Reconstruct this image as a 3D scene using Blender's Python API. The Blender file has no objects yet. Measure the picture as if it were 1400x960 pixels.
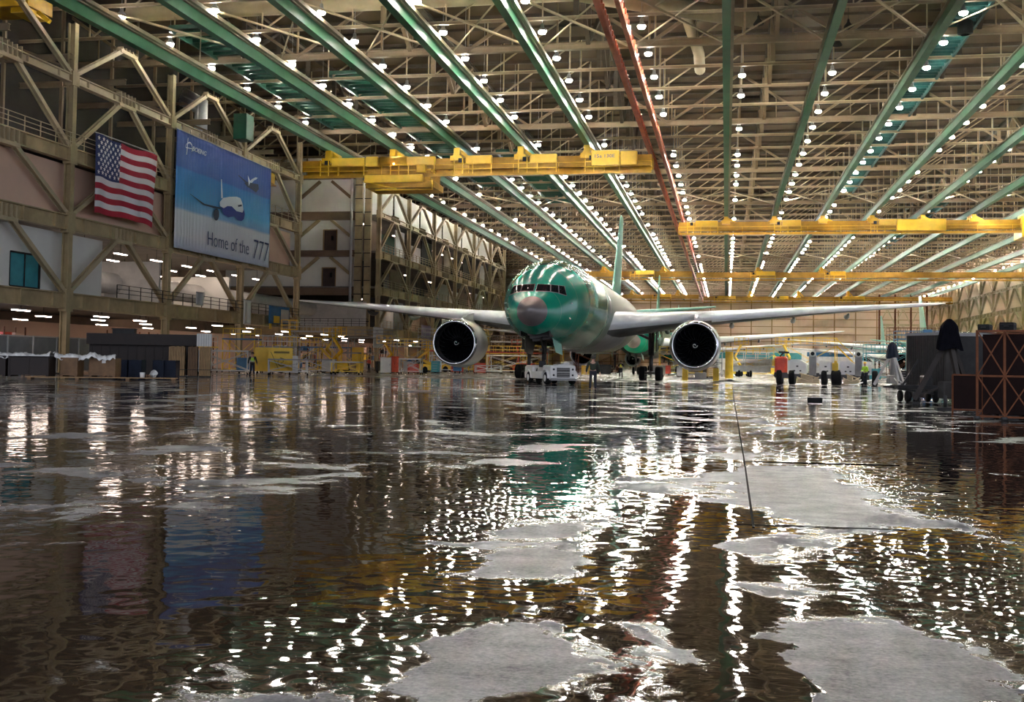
import bpy, bmesh, math, random
from mathutils import Vector, Matrix
random.seed(7)
PI = math.pi
col = bpy.context.scene.collection
sc = bpy.context.scene

# ------------------------------------------------------------------ materials
def nmat(name, color, rough=.5, metal=0., var=.0, vscale=1.5, bump=0., bscale=20., coat=0., spec=None):
    m = bpy.data.materials.new(name); m.use_nodes = True
    nt = m.node_tree; b = nt.nodes['Principled BSDF']
    b.inputs['Base Color'].default_value = (*color, 1); b.inputs['Roughness'].default_value = rough
    b.inputs['Metallic'].default_value = metal
    if coat: b.inputs['Coat Weight'].default_value = coat
    if spec is not None: b.inputs['Specular IOR Level'].default_value = spec
    if var or bump:
        tc = nt.nodes.new('ShaderNodeTexCoord')
    if var:
        n = nt.nodes.new('ShaderNodeTexNoise'); n.inputs['Scale'].default_value = vscale; n.inputs['Detail'].default_value = 5
        n.inputs['Roughness'].default_value = .65
        nt.links.new(tc.outputs['Object'], n.inputs['Vector'])
        r = nt.nodes.new('ShaderNodeValToRGB')
        r.color_ramp.elements[0].position = .32; r.color_ramp.elements[1].position = .68
        r.color_ramp.elements[0].color = (*[c*(1-var) for c in color], 1)
        r.color_ramp.elements[1].color = (*[min(1, c*(1+var)) for c in color], 1)
        nt.links.new(n.outputs['Fac'], r.inputs['Fac']); nt.links.new(r.outputs['Color'], b.inputs['Base Color'])
    if bump:
        n2 = nt.nodes.new('ShaderNodeTexNoise'); n2.inputs['Scale'].default_value = bscale; n2.inputs['Detail'].default_value = 3
        nt.links.new(tc.outputs['Object'], n2.inputs['Vector'])
        bp = nt.nodes.new('ShaderNodeBump'); bp.inputs['Strength'].default_value = bump; bp.inputs['Distance'].default_value = .05
        nt.links.new(n2.outputs['Fac'], bp.inputs['Height']); nt.links.new(bp.outputs['Normal'], b.inputs['Normal'])
    return m
def emat(name, color, strength):
    m = bpy.data.materials.new(name); m.use_nodes = True
    nt = m.node_tree; nt.nodes.clear()
    e = nt.nodes.new('ShaderNodeEmission'); o = nt.nodes.new('ShaderNodeOutputMaterial')
    e.inputs['Color'].default_value = (*color, 1); e.inputs['Strength'].default_value = strength
    nt.links.new(e.outputs[0], o.inputs['Surface'])
    m.cycles.emission_sampling = 'FRONT'
    return m
M = {}
M['steel_tan'] = nmat('tan_painted_steel', (.42, .32, .17), .5, 0, .25, .5)
M['steel_pale'] = nmat('pale_painted_steel', (.50, .40, .24), .5, 0, .18, .4)
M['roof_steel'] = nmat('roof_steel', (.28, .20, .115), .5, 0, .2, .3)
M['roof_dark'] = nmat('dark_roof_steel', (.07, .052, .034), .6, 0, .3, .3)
M['deck'] = nmat('roof_deck', (.13, .092, .054), .6, 0, .22, .12)
M['beam_green'] = nmat('green_beam_paint', (.035, .15, .072), .42, 0, .2, .3, spec=.3)
M['beam_top'] = nmat('beam_upper_flange', (.24, .19, .12), .5, 0, .2, .4)
M['deep_green'] = nmat('deep_green_paint', (.012, .085, .05), .4, 0, .3, .3)
M['teal_dark'] = nmat('dark_teal_paint', (.015, .09, .085), .5, 0, .25, .5)
M['red_rail'] = nmat('rust_red_paint', (.50, .12, .055), .45, 0, .25, .5)
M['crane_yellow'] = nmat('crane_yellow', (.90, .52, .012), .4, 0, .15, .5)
M['crane_shade'] = nmat('crane_yellow_shaded', (.58, .29, .01), .5, 0, .25, .5)  # darker copy of the crane yellow, shade put into the colour
M['yellow'] = nmat('cart_yellow', (.85, .55, .04), .45, 0, .12, 1)
M['yellow_mark'] = nmat('dark_ochre_mark', (.22, .15, .02), .6)
M['black'] = nmat('black_rubber', (.010, .010, .010), .7, spec=.15)
M['dark'] = nmat('dark_grey_paint', (.025, .024, .023), .55, 0, .3, 2, spec=.3)
M['grey'] = nmat('grey_paint', (.25, .245, .235), .5, 0, .15, 1)
M['lgrey'] = nmat('light_grey_paint', (.5, .49, .46), .45, 0, .12, 1)
M['white'] = nmat('white_paint', (.75, .74, .70), .4, 0, .08, 1)
M['wall_white'] = nmat('white_wall_panel', (.80, .78, .71), .6, 0, .06, .3)
M['wall_pink'] = nmat('buff_wall_panel', (.74, .50, .36), .65, 0, .06, .3)
M['wall_brown'] = nmat('brown_wall_panel', (.22, .14, .085), .6, 0, .2, .3)
M['wall_dark'] = nmat('dark_wall_panel', (.03, .025, .02), .8, 0, .2, .3)  # near-black colour puts the shade of open galleries into the panels
M['wall_far'] = nmat('cream_cladding', (.72, .54, .38), .6, 0, .06, .1)
M['girt'] = nmat('ochre_girt', (.34, .21, .09), .5)
M['slab'] = nmat('floor_slab_grey', (.22, .2, .17), .7, 0, .2, .5)
M['cont_grey'] = nmat('dark_container_grey', (.05, .045, .04), .7, 0, .2, 1, spec=.2)
M['joint'] = nmat('joint_filler', (.02,.018,.015), .95, spec=.02)
M['crane_far'] = nmat('shaded_crane_ochre', (.42, .21, .012), .55, 0, .25, .5)  # dimmer copy of the crane yellow, far shade put into the colour
M['red'] = nmat('machine_red', (.62, .07, .03), .4, 0, .15, 2)
M['darkred'] = nmat('dark_red_oxide', (.012, .004, .003), .7, 0, .3, 2, spec=.15)
M['rust'] = nmat('rusty_tube', (.13, .045, .018), .6, 0, .3, 3, spec=.2)
M['blue'] = nmat('machine_blue', (.03, .14, .30), .45, 0, .15, 1)
M['cyan'] = nmat('teal_panel', (.05, .30, .34), .45, 0, .15, 1)
M['navy'] = nmat('dark_navy_sheet', (.008, .012, .024), .6, 0, .3, 2, spec=.2)
M['purple'] = nmat('pale_lilac_sheet', (.42, .36, .48), .6)
M['brown'] = nmat('brown_board', (.16, .085, .035), .6, 0, .25, 2)
M['wood'] = nmat('raw_wood_board', (.34, .21, .09), .6, 0, .25, 2)
M['umber'] = nmat('dark_umber_panel', (.016, .008, .005), .6, 0, .3, 1)
M['plastic'] = nmat('clear_film', (.85, .83, .78), .3, 0, .2, 4, .6, 8)
M['glassdark'] = nmat('dark_window_glass', (.01, .012, .014), .06, 0, spec=.8)
M['door_dark'] = nmat('dark_brown_door', (.05, .028, .02), .4, 0, .2, 2)
M['skin'] = nmat('skin', (.45, .25, .17), .5)
M['hair'] = nmat('dark_hair', (.02, .014, .01), .6)
M['hiviz'] = nmat('lime_vest_cloth', (.45, .75, .05), .7)
M['hiyel'] = nmat('yellow_vest_cloth', (.85, .80, .08), .7)
M['vestdark'] = nmat('dark_olive_cloth', (.02, .028, .014), .8)
M['jean'] = nmat('dark_trouser_cloth', (.012, .013, .02), .8)
M['boot'] = nmat('black_boot', (.01, .01, .01), .5)
M['cloth_dark'] = nmat('dark_cover_cloth', (.004, .004, .006), .95, 0, .3, 3, spec=.05)
M['silver'] = nmat('bare_aluminium', (.9, .91, .91), .38, .1, .05, .6)
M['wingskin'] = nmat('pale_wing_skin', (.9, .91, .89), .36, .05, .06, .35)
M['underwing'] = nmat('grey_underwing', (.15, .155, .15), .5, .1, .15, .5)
M['cowl'] = nmat('engine_cowl_paint', (.78, .78, .76), .28, .15, .06, .6)
M['lip'] = nmat('polished_inlet_lip', (.80, .80, .80), .16, .95)
M['liner'] = nmat('dark_inlet_liner', (.045, .048, .052), .35, .2)
M['blade'] = nmat('black_fan_blade', (.012, .013, .016), .22, .4)
M['radome'] = nmat('bronze_grey_radome', (.20, .175, .165), .28, .2, .1, 1.2)
M['primer'] = nmat('primer_green_paint', (.01, .28, .18), .3, 0, .12, .5)
M['mint'] = nmat('mint_primer', (.30, .62, .50), .35, 0, .1, .5)
M['aubergine'] = nmat('strut_grey', (.07, .065, .06), .4, .4)
M['lamp'] = emat('lamp_glow', (1., .95, .84), 135.)
M['housing'] = nmat('lamp_housing', (.55, .53, .5), .35, .5)
M['tube'] = emat('fluorescent_glow', (1., .80, .68), 10.)
M['sky_blue'] = emat('bright_window_daylight', (.62, .72, 1.), 1.4)
M['amber'] = emat('amber_work_glow', (1., .6, .2), 2.2)

# ------------------------------------------------------------------ mesh builder
class MB:
    def __init__(s): s.v = []; s.f = []; s.mi = []; s.m = 0; s.sm = []; s.smooth = False
    def add(s, vs, fs):
        o = len(s.v); s.v += [tuple(v) for v in vs]
        for f in fs:
            s.f.append(tuple(i+o for i in f)); s.mi.append(s.m); s.sm.append(s.smooth)
    def box(s, x0, x1, y0, y1, z0, z1):
        s.add([(x0,y0,z0),(x1,y0,z0),(x1,y1,z0),(x0,y1,z0),(x0,y0,z1),(x1,y0,z1),(x1,y1,z1),(x0,y1,z1)],
              [(0,3,2,1),(4,5,6,7),(0,1,5,4),(1,2,6,5),(2,3,7,6),(3,0,4,7)])
        return s
    def cbox(s, cx, cy, cz, w, d, h): return s.box(cx-w/2, cx+w/2, cy-d/2, cy+d/2, cz-h/2, cz+h/2)
    def bev(s, x0, x1, y0, y1, z0, z1, b):          # box with chamfered vertical and top edges
        pr = [(x0+b,y0),(x1-b,y0),(x1,y0+b),(x1,y1-b),(x1-b,y1),(x0+b,y1),(x0,y1-b),(x0,y0+b)]
        cx, cy = (x0+x1)/2, (y0+y1)/2
        def sh(p): return (p[0]+(b if p[0] < cx else -b)*.8, p[1]+(b if p[1] < cy else -b)*.8)
        vs = [(*p, z0) for p in pr]+[(*p, z1-b) for p in pr]+[(*sh(p), z1) for p in pr]
        fs = [tuple(range(7, -1, -1)), tuple(range(16, 24))]
        for k in (0, 8):
            for i in range(8): j = (i+1) % 8; fs.append((k+i, k+j, k+8+j, k+8+i))
        s.add(vs, fs); return s
    def bar(s, a, b, w, h=None, up=(0,0,1)):         # rectangular bar from a to b
        h = h or w; a = Vector(a); b = Vector(b); d = (b-a)
        if d.length < 1e-6: return s
        d.normalize(); u = Vector(up)
        if abs(d.dot(u)) > .97: u = Vector((0,1,0)) if abs(d.y) < .9 else Vector((1,0,0))
        r = d.cross(u).normalized(); u = r.cross(d).normalized()
        vs = []
        for p in (a, b):
            for q, t in ((-1,-1),(1,-1),(1,1),(-1,1)): vs.append(p+r*(q*w/2)+u*(t*h/2))
        s.add(vs, [(3,2,1,0),(4,5,6,7),(0,1,5,4),(1,2,6,5),(2,3,7,6),(3,0,4,7)]); return s
    def ibeam(s, a, b, w, h, t=.06, up=(0,0,1)):
        a = Vector(a); b = Vector(b); d = (b-a).normalized(); u = Vector(up)
        if abs(d.dot(u)) > .97: u = Vector((0,1,0))
        r = d.cross(u).normalized(); u = r.cross(d).normalized()
        s.bar(a, b, t, h-2*t, up=u)
        s.bar(a+u*(h/2-t/2), b+u*(h/2-t/2), w, t, up=u); s.bar(a-u*(h/2-t/2), b-u*(h/2-t/2), w, t, up=u); return s
    def tube(s, pts, r, n=8, caps=True):
        pts = [Vector(p) for p in pts]; N = len(pts)
        rr = r if isinstance(r, (list, tuple)) else [r]*N
        vs = []; fs = []; prev = None
        for i, p in enumerate(pts):
            d = (pts[min(i+1, N-1)]-pts[max(i-1, 0)]).normalized()
            if prev is None:
                u = Vector((0,0,1)) if abs(d.z) < .9 else Vector((1,0,0)); r1 = d.cross(u).normalized()
            else:
                r1 = (prev-d*prev.dot(d)).normalized()
            prev = r1; u1 = d.cross(r1)
            for k in range(n):
                a = 2*PI*k/n; vs.append(p+(r1*math.cos(a)+u1*math.sin(a))*rr[i])
        for i in range(N-1):
            for k in range(n):
                k2 = (k+1) % n; fs.append((i*n+k, i*n+k2, (i+1)*n+k2, (i+1)*n+k))
        if caps: fs += [tuple(range(n-1, -1, -1)), tuple((N-1)*n+k for k in range(n))]
        o = s.smooth; s.smooth = n > 6; s.add(vs, fs); s.smooth = o; return s
    def lathe(s, prof, n=24, c=(0,0,0), axis='z', smooth=True):   # prof: (r, h)
        vs = []; fs = []; c = Vector(c)
        for r, h in prof:
            for k in range(n):
                a = 2*PI*k/n; x, y = r*math.cos(a), r*math.sin(a)
                vs.append(c+(Vector((x,y,h)) if axis == 'z' else Vector((x,h,y)) if axis == 'y' else Vector((h,x,y))))
        for i in range(len(prof)-1):
            for k in range(n):
                k2 = (k+1) % n; q = (i*n+k, i*n+k2, (i+1)*n+k2, (i+1)*n+k)
                fs.append(q if axis != 'y' else q[::-1])
        o = s.smooth; s.smooth = smooth; s.add(vs, fs); s.smooth = o; return s
    def wheel(s, c, r, w, axis='x', n=20):
        s.lathe([(.01,-w/2),(r*.8,-w/2),(r*.97,-w*.38),(r,-w*.2),(r,w*.2),(r*.97,w*.38),(r*.8,w/2),(.01,w/2)], n, c, axis); return s
    def grid(s, fn, nu, nv, smooth=True):
        vs = [fn(i/nu, j/nv) for j in range(nv+1) for i in range(nu+1)]
        fs = [(j*(nu+1)+i, j*(nu+1)+i+1, (j+1)*(nu+1)+i+1, (j+1)*(nu+1)+i) for j in range(nv) for i in range(nu)]
        o = s.smooth; s.smooth = smooth; s.add(vs, fs); s.smooth = o; return s
    def build(s, name, mats, parent=None, loc=None, rz=None):
        me = bpy.data.meshes.new(name); me.from_pydata(s.v, [], s.f)
        if not isinstance(mats, (list, tuple)): mats = [mats]
        for m in mats: me.materials.append(M[m] if isinstance(m, str) else m)
        me.polygons.foreach_set('material_index', s.mi); me.polygons.foreach_set('use_smooth', s.sm)
        me.update()
        o = bpy.data.objects.new(name, me); col.objects.link(o)
        if parent: o.parent = parent
        if loc: o.location = loc
        if rz is not None: o.rotation_euler.z = rz
        return o

def tag(o, label, cat=None, group=None, kind=None):
    o['label'] = label
    if cat: o['category'] = cat
    if group: o['group'] = group
    if kind: o['kind'] = kind
    return o
def thing(name, label, cat, loc=(0,0,0), rz=0, group=None):
    o = bpy.data.objects.new(name, None); col.objects.link(o); o.empty_display_size = .3
    o.location = loc; o.rotation_euler.z = rz
    return tag(o, label, cat, group)
def copy_tree(o, parent=None):
    c = o.copy(); col.objects.link(c)
    if parent is not None: c.parent = parent
    for ch in list(o.children): copy_tree(ch, c)
    return c
def struct(name, mb, mats, label=None, parent=None):
    o = mb.build(name, mats, parent); o['kind'] = 'structure'
    if label: o['label'] = label
    return o
ORD = ['first','second','third','fourth','fifth','sixth','seventh','eighth','ninth','tenth','eleventh','twelfth','thirteenth','fourteenth','fifteenth','sixteenth','seventeenth','eighteenth']
LWALL = -50.0; BAY = 15.55; Y0 = 77.2
def CY(k): return Y0+BAY*k
# ------------------------------------------------------------------ floor
def floor_material():
    m = bpy.data.materials.new('wet_concrete_floor'); m.use_nodes = True
    nt = m.node_tree; N = nt.nodes; L = nt.links; b = N['Principled BSDF']
    tc = N.new('ShaderNodeTexCoord'); P = tc.outputs['Object']
    def noise(scale, detail=5, rough=.6, vec=None, dist=0):
        n = N.new('ShaderNodeTexNoise'); n.inputs['Scale'].default_value = scale; n.inputs['Detail'].default_value = detail
        n.inputs['Roughness'].default_value = rough; n.inputs['Distortion'].default_value = dist
        L.new(vec or P, n.inputs['Vector']); return n.outputs['Fac']
    def math_(op, a, b_=None, c=None, clamp=False):
        n = N.new('ShaderNodeMath'); n.operation = op; n.use_clamp = clamp
        for i, q in enumerate((a, b_, c)):
            if q is None: continue
            if isinstance(q, (int, float)): n.inputs[i].default_value = q
            else: L.new(q, n.inputs[i])
        return n.outputs[0]
    def smooth(v, lo, hi):
        n = N.new('ShaderNodeMapRange'); n.interpolation_type = 'SMOOTHSTEP'
        n.inputs['From Min'].default_value = lo; n.inputs['From Max'].default_value = hi
        L.new(v, n.inputs['Value']); return n.outputs['Result']
    sep = N.new('ShaderNodeSeparateXYZ'); L.new(P, sep.inputs[0])
    # warped coordinates for ragged puddle edges
    wn = N.new('ShaderNodeTexNoise'); wn.inputs['Scale'].default_value = 1.1; wn.inputs['Detail'].default_value = 7; wn.inputs['Roughness'].default_value = .62
    L.new(P, wn.inputs['Vector'])
    sub = N.new('ShaderNodeVectorMath'); sub.operation = 'SUBTRACT'; L.new(wn.outputs['Color'], sub.inputs[0]); sub.inputs[1].default_value = (.5,.5,.5)
    scl = N.new('ShaderNodeVectorMath'); scl.operation = 'SCALE'; scl.inputs['Scale'].default_value = 1.5; L.new(sub.outputs[0], scl.inputs[0])
    wp = N.new('ShaderNodeVectorMath'); wp.operation = 'ADD'; L.new(P, wp.inputs[0]); L.new(scl.outputs[0], wp.inputs[1])
    def ell(cx, cy, rx, ry):                          # 1 inside a patch, 0 outside
        a = N.new('ShaderNodeVectorMath'); a.operation = 'SUBTRACT'; L.new(wp.outputs[0], a.inputs[0]); a.inputs[1].default_value = (cx, cy, 0)
        c = N.new('ShaderNodeVectorMath'); c.operation = 'MULTIPLY'; L.new(a.outputs[0], c.inputs[0]); c.inputs[1].default_value = (1/rx, 1/ry, 0)
        l = N.new('ShaderNodeVectorMath'); l.operation = 'LENGTH'; L.new(c.outputs[0], l.inputs[0])
        return math_('SUBTRACT', 1.25, l.outputs['Value'], clamp=True)
    big = noise(.55, 9, .66, dist=.35)
    # damp streaks between puddles
    v = math_('ADD', math_('SUBTRACT', big, .55), math_('ADD', math_('MULTIPLY', noise(7, 6, .75), .12), -.04))
    for cx, cy, rx, ry, w in ((.72,5.3,.46,.9,.30),(-1.05,5.0,.5,.6,.26),(.75,12.4,.75,3.2,.22),(-1.5,8.1,.7,.8,.14),(-2.2,5.3,1.1,.9,-.3),(-1.9,21,1.6,7,-.05),(.05,5.6,.26,1.6,-.3),(-.42,8.0,.5,1.8,-.3),(-3.1,6.4,1.6,1.8,-.25),(1.7,8,.7,1.6,-.22),(-2.7,11.5,1.6,3,-.15),(3.5,20,2.2,9,-.1),(-9,30,6,16,-.06)):
        v = math_('ADD', v, math_('MULTIPLY', ell(cx, cy, rx, ry), w))
    damp = smooth(v, -.016, .034)                       # 1 = damp matt concrete, 0 = standing water
    dry = smooth(math_('ADD', sep.outputs['Y'], math_('MULTIPLY', noise(.3, 4), 6.)), 88., 92.)
    # colours
    r = N.new('ShaderNodeValToRGB'); L.new(math_('MULTIPLY_ADD', noise(38, 4, .7), .45, math_('MULTIPLY', noise(3., 8, .7), .55)), r.inputs['Fac'])
    r.color_ramp.elements[0].position = .36; r.color_ramp.elements[0].color = (.02, .018, .016, 1)
    r.color_ramp.elements[1].position = .64; r.color_ramp.elements[1].color = (.23, .215, .195, 1)
    mx = N.new('ShaderNodeMix'); mx.data_type = 'RGBA'; L.new(damp, mx.inputs[0])
    mx.inputs[6].default_value = (.022, .014, .008, 1); L.new(r.outputs['Color'], mx.inputs[7])
    r2 = N.new('ShaderNodeValToRGB'); L.new(noise(.25, 8, .7), r2.inputs['Fac'])
    r2.color_ramp.elements[0].position = .3; r2.color_ramp.elements[0].color = (.26, .23, .19, 1)
    r2.color_ramp.elements[1].position = .7; r2.color_ramp.elements[1].color = (.40, .36, .31, 1)
    mx2 = N.new('ShaderNodeMix'); mx2.data_type = 'RGBA'; L.new(dry, mx2.inputs[0]); L.new(mx.outputs[2], mx2.inputs[6]); L.new(r2.outputs['Color'], mx2.inputs[7])
    L.new(mx2.outputs[2], b.inputs['Base Color'])
    # roughness
    ro = math_('ADD', math_('MULTIPLY', damp, .33), .03)
    ro = math_('ADD', ro, math_('MULTIPLY', math_('MULTIPLY', noise(14, 3), damp), .2))
    ro = math_('ADD', ro, math_('MULTIPLY', dry, .18), clamp=True)
    L.new(ro, b.inputs['Roughness'])
    b.inputs['IOR'].default_value = 1.4; L.new(math_('SUBTRACT', .58, math_('MULTIPLY', damp, .38)), b.inputs['Specular IOR Level'])
    # ripples on the water, grain on the damp concrete
    h1 = math_('MULTIPLY', noise(4.6, 1, .5), .019)
    h2 = math_('MULTIPLY', noise(1.5, 1, .5), .034)
    h = math_('ADD', h1, h2)
    h = math_('ADD', h, math_('MULTIPLY', math_('MULTIPLY', noise(55, 3, .6), damp), .0075))
    h = math_('SUBTRACT', h, math_('MULTIPLY', damp, -.006))
    bp = N.new('ShaderNodeBump'); bp.inputs['Strength'].default_value = 1.; bp.inputs['Distance'].default_value = .19
    L.new(h, bp.inputs['Height']); L.new(bp.outputs['Normal'], b.inputs['Normal'])
    return m
fm = floor_material()
mb = MB(); mb.add([(-130,-12,0),(110,-12,0),(110,446,0),(-130,446,0)], [(0,1,2,3)])
struct('floor', mb, fm, 'wet concrete hangar floor with puddles reflecting roof lamps')
def joint(pts, w, name, label):
    mb = MB()
    for a, b in zip(pts[:-1], pts[1:]): mb.bar((*a, .004), (*b, .004), w, .004)
    struct(name, mb, 'joint', label)
joint([(.24,9.6),(.27,16),(.34,47),(.5,90)], .022, 'trim_1', 'dark expansion joint running along the wet floor')
joint([(.27,16.2),(2.4,16.3)], .045, 'trim_2', 'cross joint in the wet floor where the grey slab starts')
joint([(.1,9.75),(1.5,9.8)], .02, 'trim_3', 'cross joint in the wet floor nearer the viewer')

# ------------------------------------------------------------------ roof
XL, XR, YN, YF = -78., 80., 30., 440.
mb = MB()                                             # corrugated deck, ribs across the hall
n = int((YF-YN)/1.1)
vs = []; fs = []
for i in range(n*2+1):
    y = YN+(YF-YN)*i/(n*2); z = 34.+(.22 if i % 2 else 0)
    vs += [(XL,y,z),(XR,y,z)]
    if i: fs.append((2*i-2,2*i,2*i+1,2*i-1))
mb.add(vs, fs)
struct('ceiling', mb, 'deck', 'brown corrugated metal roof deck')

GX = [-.15+7.83*k for k in range(-6, 11)]
# crane runway beams along the hall
names = {-6:'green runway beam hugging the left wall'}
for i, x in enumerate(GX):
    k = i-6
    if k == -1: continue                              # red rails run here
    lab = 'green steel crane runway beam, the %s from the left wall' % ORD[i if i < 5 else i-1]
    if k == -6: lab = 'bright green steel runway beam hugging the left wall'
    if k == 0: lab = 'green steel runway beam that looks upright at mid-roof, first right of the red rails'
    t = thing('crane_runway_beam', lab, 'beam', (x, 0, 0), 0, 'green crane runway beams')
    w = MB(); w.bar((0,YN+8,27.0),(0,YF-3,27.0), .22, .95); w.bar((0,YN+8,26.5),(0,YF-3,26.5), .62, .1); w.build('web', 'beam_green', t)
    w = MB(); w.bar((0,YN+8,27.5),(0,YF-3,27.5), .62, .1)
    w.bar((.42,YN+8,27.72),(.42,YF-3,27.72), .3, .3); w.build('top_flange', 'beam_top', t)
    w = MB()
    y = Y0-BAY*2
    while y < YF-4:
        w.bar((-.1,y,27.55),(-.1,y,28.25), .16, .3); y += BAY/2
    w.build('hanger', 'roof_steel', t)
for x, lab in ((-9.05,'rust red conductor rail, left one of the pair over the aircraft'), (-7.6,'rust red runway rail with pale edge, right one of the pair')):
    t = thing('red_crane_rail', lab, 'rail', (x, 0, 0), 0, 'red crane rails')
    w = MB(); w.bar((0,YN+8,26.9),(0,YF-3,26.9), .42 if x < -8 else .26, .8); w.bar((0,YN+8,26.5),(0,YF-3,26.5), .36, .1); w.build('web', 'red_rail', t)
    w = MB(); w.bar((-.2,YN+8,27.35),(-.2,YF-3,27.35), .3, .12); w.build('top_flange', 'beam_top', t)
    w = MB(); y = YN+9
    while y < 260:
        w.bar((.28,y,26.7),(.28,y,27.1), .12, .12); y += 1.3
    w.build('bracket', 'red_rail', t)['kind'] = 'stuff'

# transverse roof trusses
def truss_mesh(heavy):
    a = MB(); zt, zb = 33.7, 28.4
    (a.ibeam if heavy else a.bar)((XL,0,zb),(XR,0,zb), .5 if heavy else .2, .6 if heavy else .2)
    c = MB(); c.bar((XL,0,zt),(XR,0,zt), .35, .35)
    w = MB(); xs = [XL+1+7.83*i for i in range(21)]; w.bar((XL+1,0,zb+.12),(XL+157,0,zb+.12), .12)
    for i, x in enumerate(xs[:-1]):
        w.bar((x,0,zb),(x,0,zt), .16 if heavy else .1)
        a0, b0 = ((x,0,zb),(x+7.83,0,zt)) if i % 2 else ((x,0,zt),(x+7.83,0,zb))
        if heavy or i % 2: w.bar(a0, b0, .26 if heavy else .12)
        if heavy: w.bar((x+3.9,0,31.05),(x+3.9,0,zb), .1)
    return a, w, c
t0 = {}
for hv in (True, False):
    t = thing('roof_truss', 'pale steel lattice truss spanning the hall under the roof deck', 'truss', (0, 0, 0), 0, 'roof trusses with deep chords' if hv else 'light roof trusses between the deep ones')
    if not hv: t['label'] = 'thin pale steel truss between the deep roof trusses'
    a, w, c = truss_mesh(hv)
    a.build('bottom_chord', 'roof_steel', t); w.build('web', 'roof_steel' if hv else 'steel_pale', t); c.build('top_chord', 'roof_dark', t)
    t0[hv] = t
first = {True: True, False: True}
k = -5
while Y0+BAY/2*k < YF-2:
    hv = (k % 4 == 2); light = not hv
    t = t0[hv] if first[hv] else copy_tree(t0[hv]); first[hv] = False
    t.location.y = Y0+BAY/2*k
    k += 1
# long trusses down the hall, one above every second lamp row
for j, x in enumerate((-43.,-27.4,-11.7,3.9,19.6,35.2,50.9,66.5)):
    t = thing('long_roof_truss', 'deep steel truss running down the length of the roof, %s from the left' % ORD[j], 'truss', (x, 0, 0), 0, 'long roof trusses')
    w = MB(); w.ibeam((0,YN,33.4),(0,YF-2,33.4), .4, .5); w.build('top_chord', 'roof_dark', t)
    w = MB(); y = Y0-BAY*3; i = 0
    while y < 330:
        w.bar((0,y,28.6),(0,y,33.3), .42, .3); 
        w.bar((0,y,33.2 if i % 2 else 28.6),(0,y+BAY/2,28.6 if i % 2 else 33.2), .34, .26)
        y += BAY/2; i += 1
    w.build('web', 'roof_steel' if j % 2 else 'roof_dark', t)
# flat wind bracing under the trusses
bn = 0
br0 = None
for i, x in enumerate(GX[:-1]):
    for k in range(-2, 20, 2):
        if (i*3+k//2) % 3: continue
        y = Y0+BAY*k
        if br0 is None:
            w = MB(); w.bar((0,0,28.05),(7.83,BAY*.98,28.05), .2, .14); w.bar((7.83,0,28.1),(0,BAY*.98,28.1), .1, .1)
            br0 = o = w.build('roof_bracing', 'steel_pale'); tag(o, 'pale crossed flat braces laid between two roof beams', 'brace', 'flat roof bracing')
        else:
            o = br0.copy(); col.objects.link(o)
        o.location = (x, y, 0)
# purlins carrying the deck
w = None
for k in range(-3, 46):
    y = Y0+BAY/2*k+3.9
    if y > YF-3: break
    if w is None:
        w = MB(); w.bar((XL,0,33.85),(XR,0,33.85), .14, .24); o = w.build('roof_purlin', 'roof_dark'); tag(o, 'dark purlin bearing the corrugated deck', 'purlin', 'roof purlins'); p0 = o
    else:
        o = p0.copy(); col.objects.link(o)
    o.location.y = y
# dark green grated walkways in the roof near the left, teal girder at the right
def walkway(name, label, x0, x1, y0, y1, z, m, pitch=1.3):
    t = thing(name, label, 'walkway', (0,0,0))
    w = MB(); w.box(x0, x1, y0, y1, z, z+.08); w.build('deck_plate', m, t)
    w = MB(); y = y0
    while y < y1: w.bar((x0,y,z-.15),(x1,y,z-.15), .12, .26); y += pitch
    w.build('joists', m, t)
    w = MB()
    for x in (x0, x1): w.bar((x,y0,z-.2),(x,y1,z-.2), .2, .55)
    w.build('edge_beam', m, t)
walkway('roof_catwalk', 'dark green slatted catwalk in the roof between the two leftmost runway beams', -45.6, -40.4, 84, 123, 28.9, 'deep_green')
walkway('roof_catwalk', 'dark green slatted catwalk in the roof over the near crane', -37.5, -33., 100, 168, 29.0, 'deep_green')
walkway('roof_catwalk', 'small dark green slatted catwalk in the roof beyond the near crane', -29.5, -24.8, 140, 190, 29.0, 'deep_green')
walkway('roof_girder', 'long dark teal latticed girder slanting across the upper right of the roof', 16.9, 19.1, 62, 178, 28.9, 'teal_dark', 1.0)
walkway('roof_girder', 'teal latticed girder far down the right side of the roof', 33.2, 35.4, 190, 260, 28.9, 'teal_dark', 1.0)
mb = MB(); mb.lathe([(.35,0),(.6,.1),(.6,1.0),(.3,1.2)], 10); o = mb.build('roof_heater', 'black', loc=(18.2, 91, 27.6)); tag(o, 'small black unit fixed under the teal roof girder', 'heater')
# ducts
mb = MB(); mb.tube([(-50,85.3,30.6),(-12,85.3,30.6),(-8,88,30.6),(2,95,30.8)], .75, 14); o = mb.build('air_duct', 'steel_pale'); tag(o, 'fat pale air duct crossing the roof at the top edge', 'duct')
mb = MB(); mb.tube([(-3.5,92,30.6),(-2.6,100,29.4),(-2.6,104,29.0)], .5, 12); o = mb.build('air_duct', 'steel_pale'); tag(o, 'short pale air duct branch pointing down beside the red rails', 'duct')
for q, (x, y) in enumerate(((-52.5,104),(-53.8,106),(-55,108))):
    mb = MB(); mb.tube([(x,y,20.5),(x,y,27.5),(x-3,y+2,29)], .45, 12); o = mb.build('vertical_duct', 'silver'); tag(o, 'upright silver duct behind the banner column, %s of three' % ('nearest','middle','farthest')[q], 'duct', 'upright silver ducts')
mb = MB(); mb.box(-49.4,-48.0,104.5,106.3,23.7,26.3); o = mb.build('vertical_duct', 'deep_green'); tag(o, 'boxy green duct hanging above the banner', 'duct')

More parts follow.
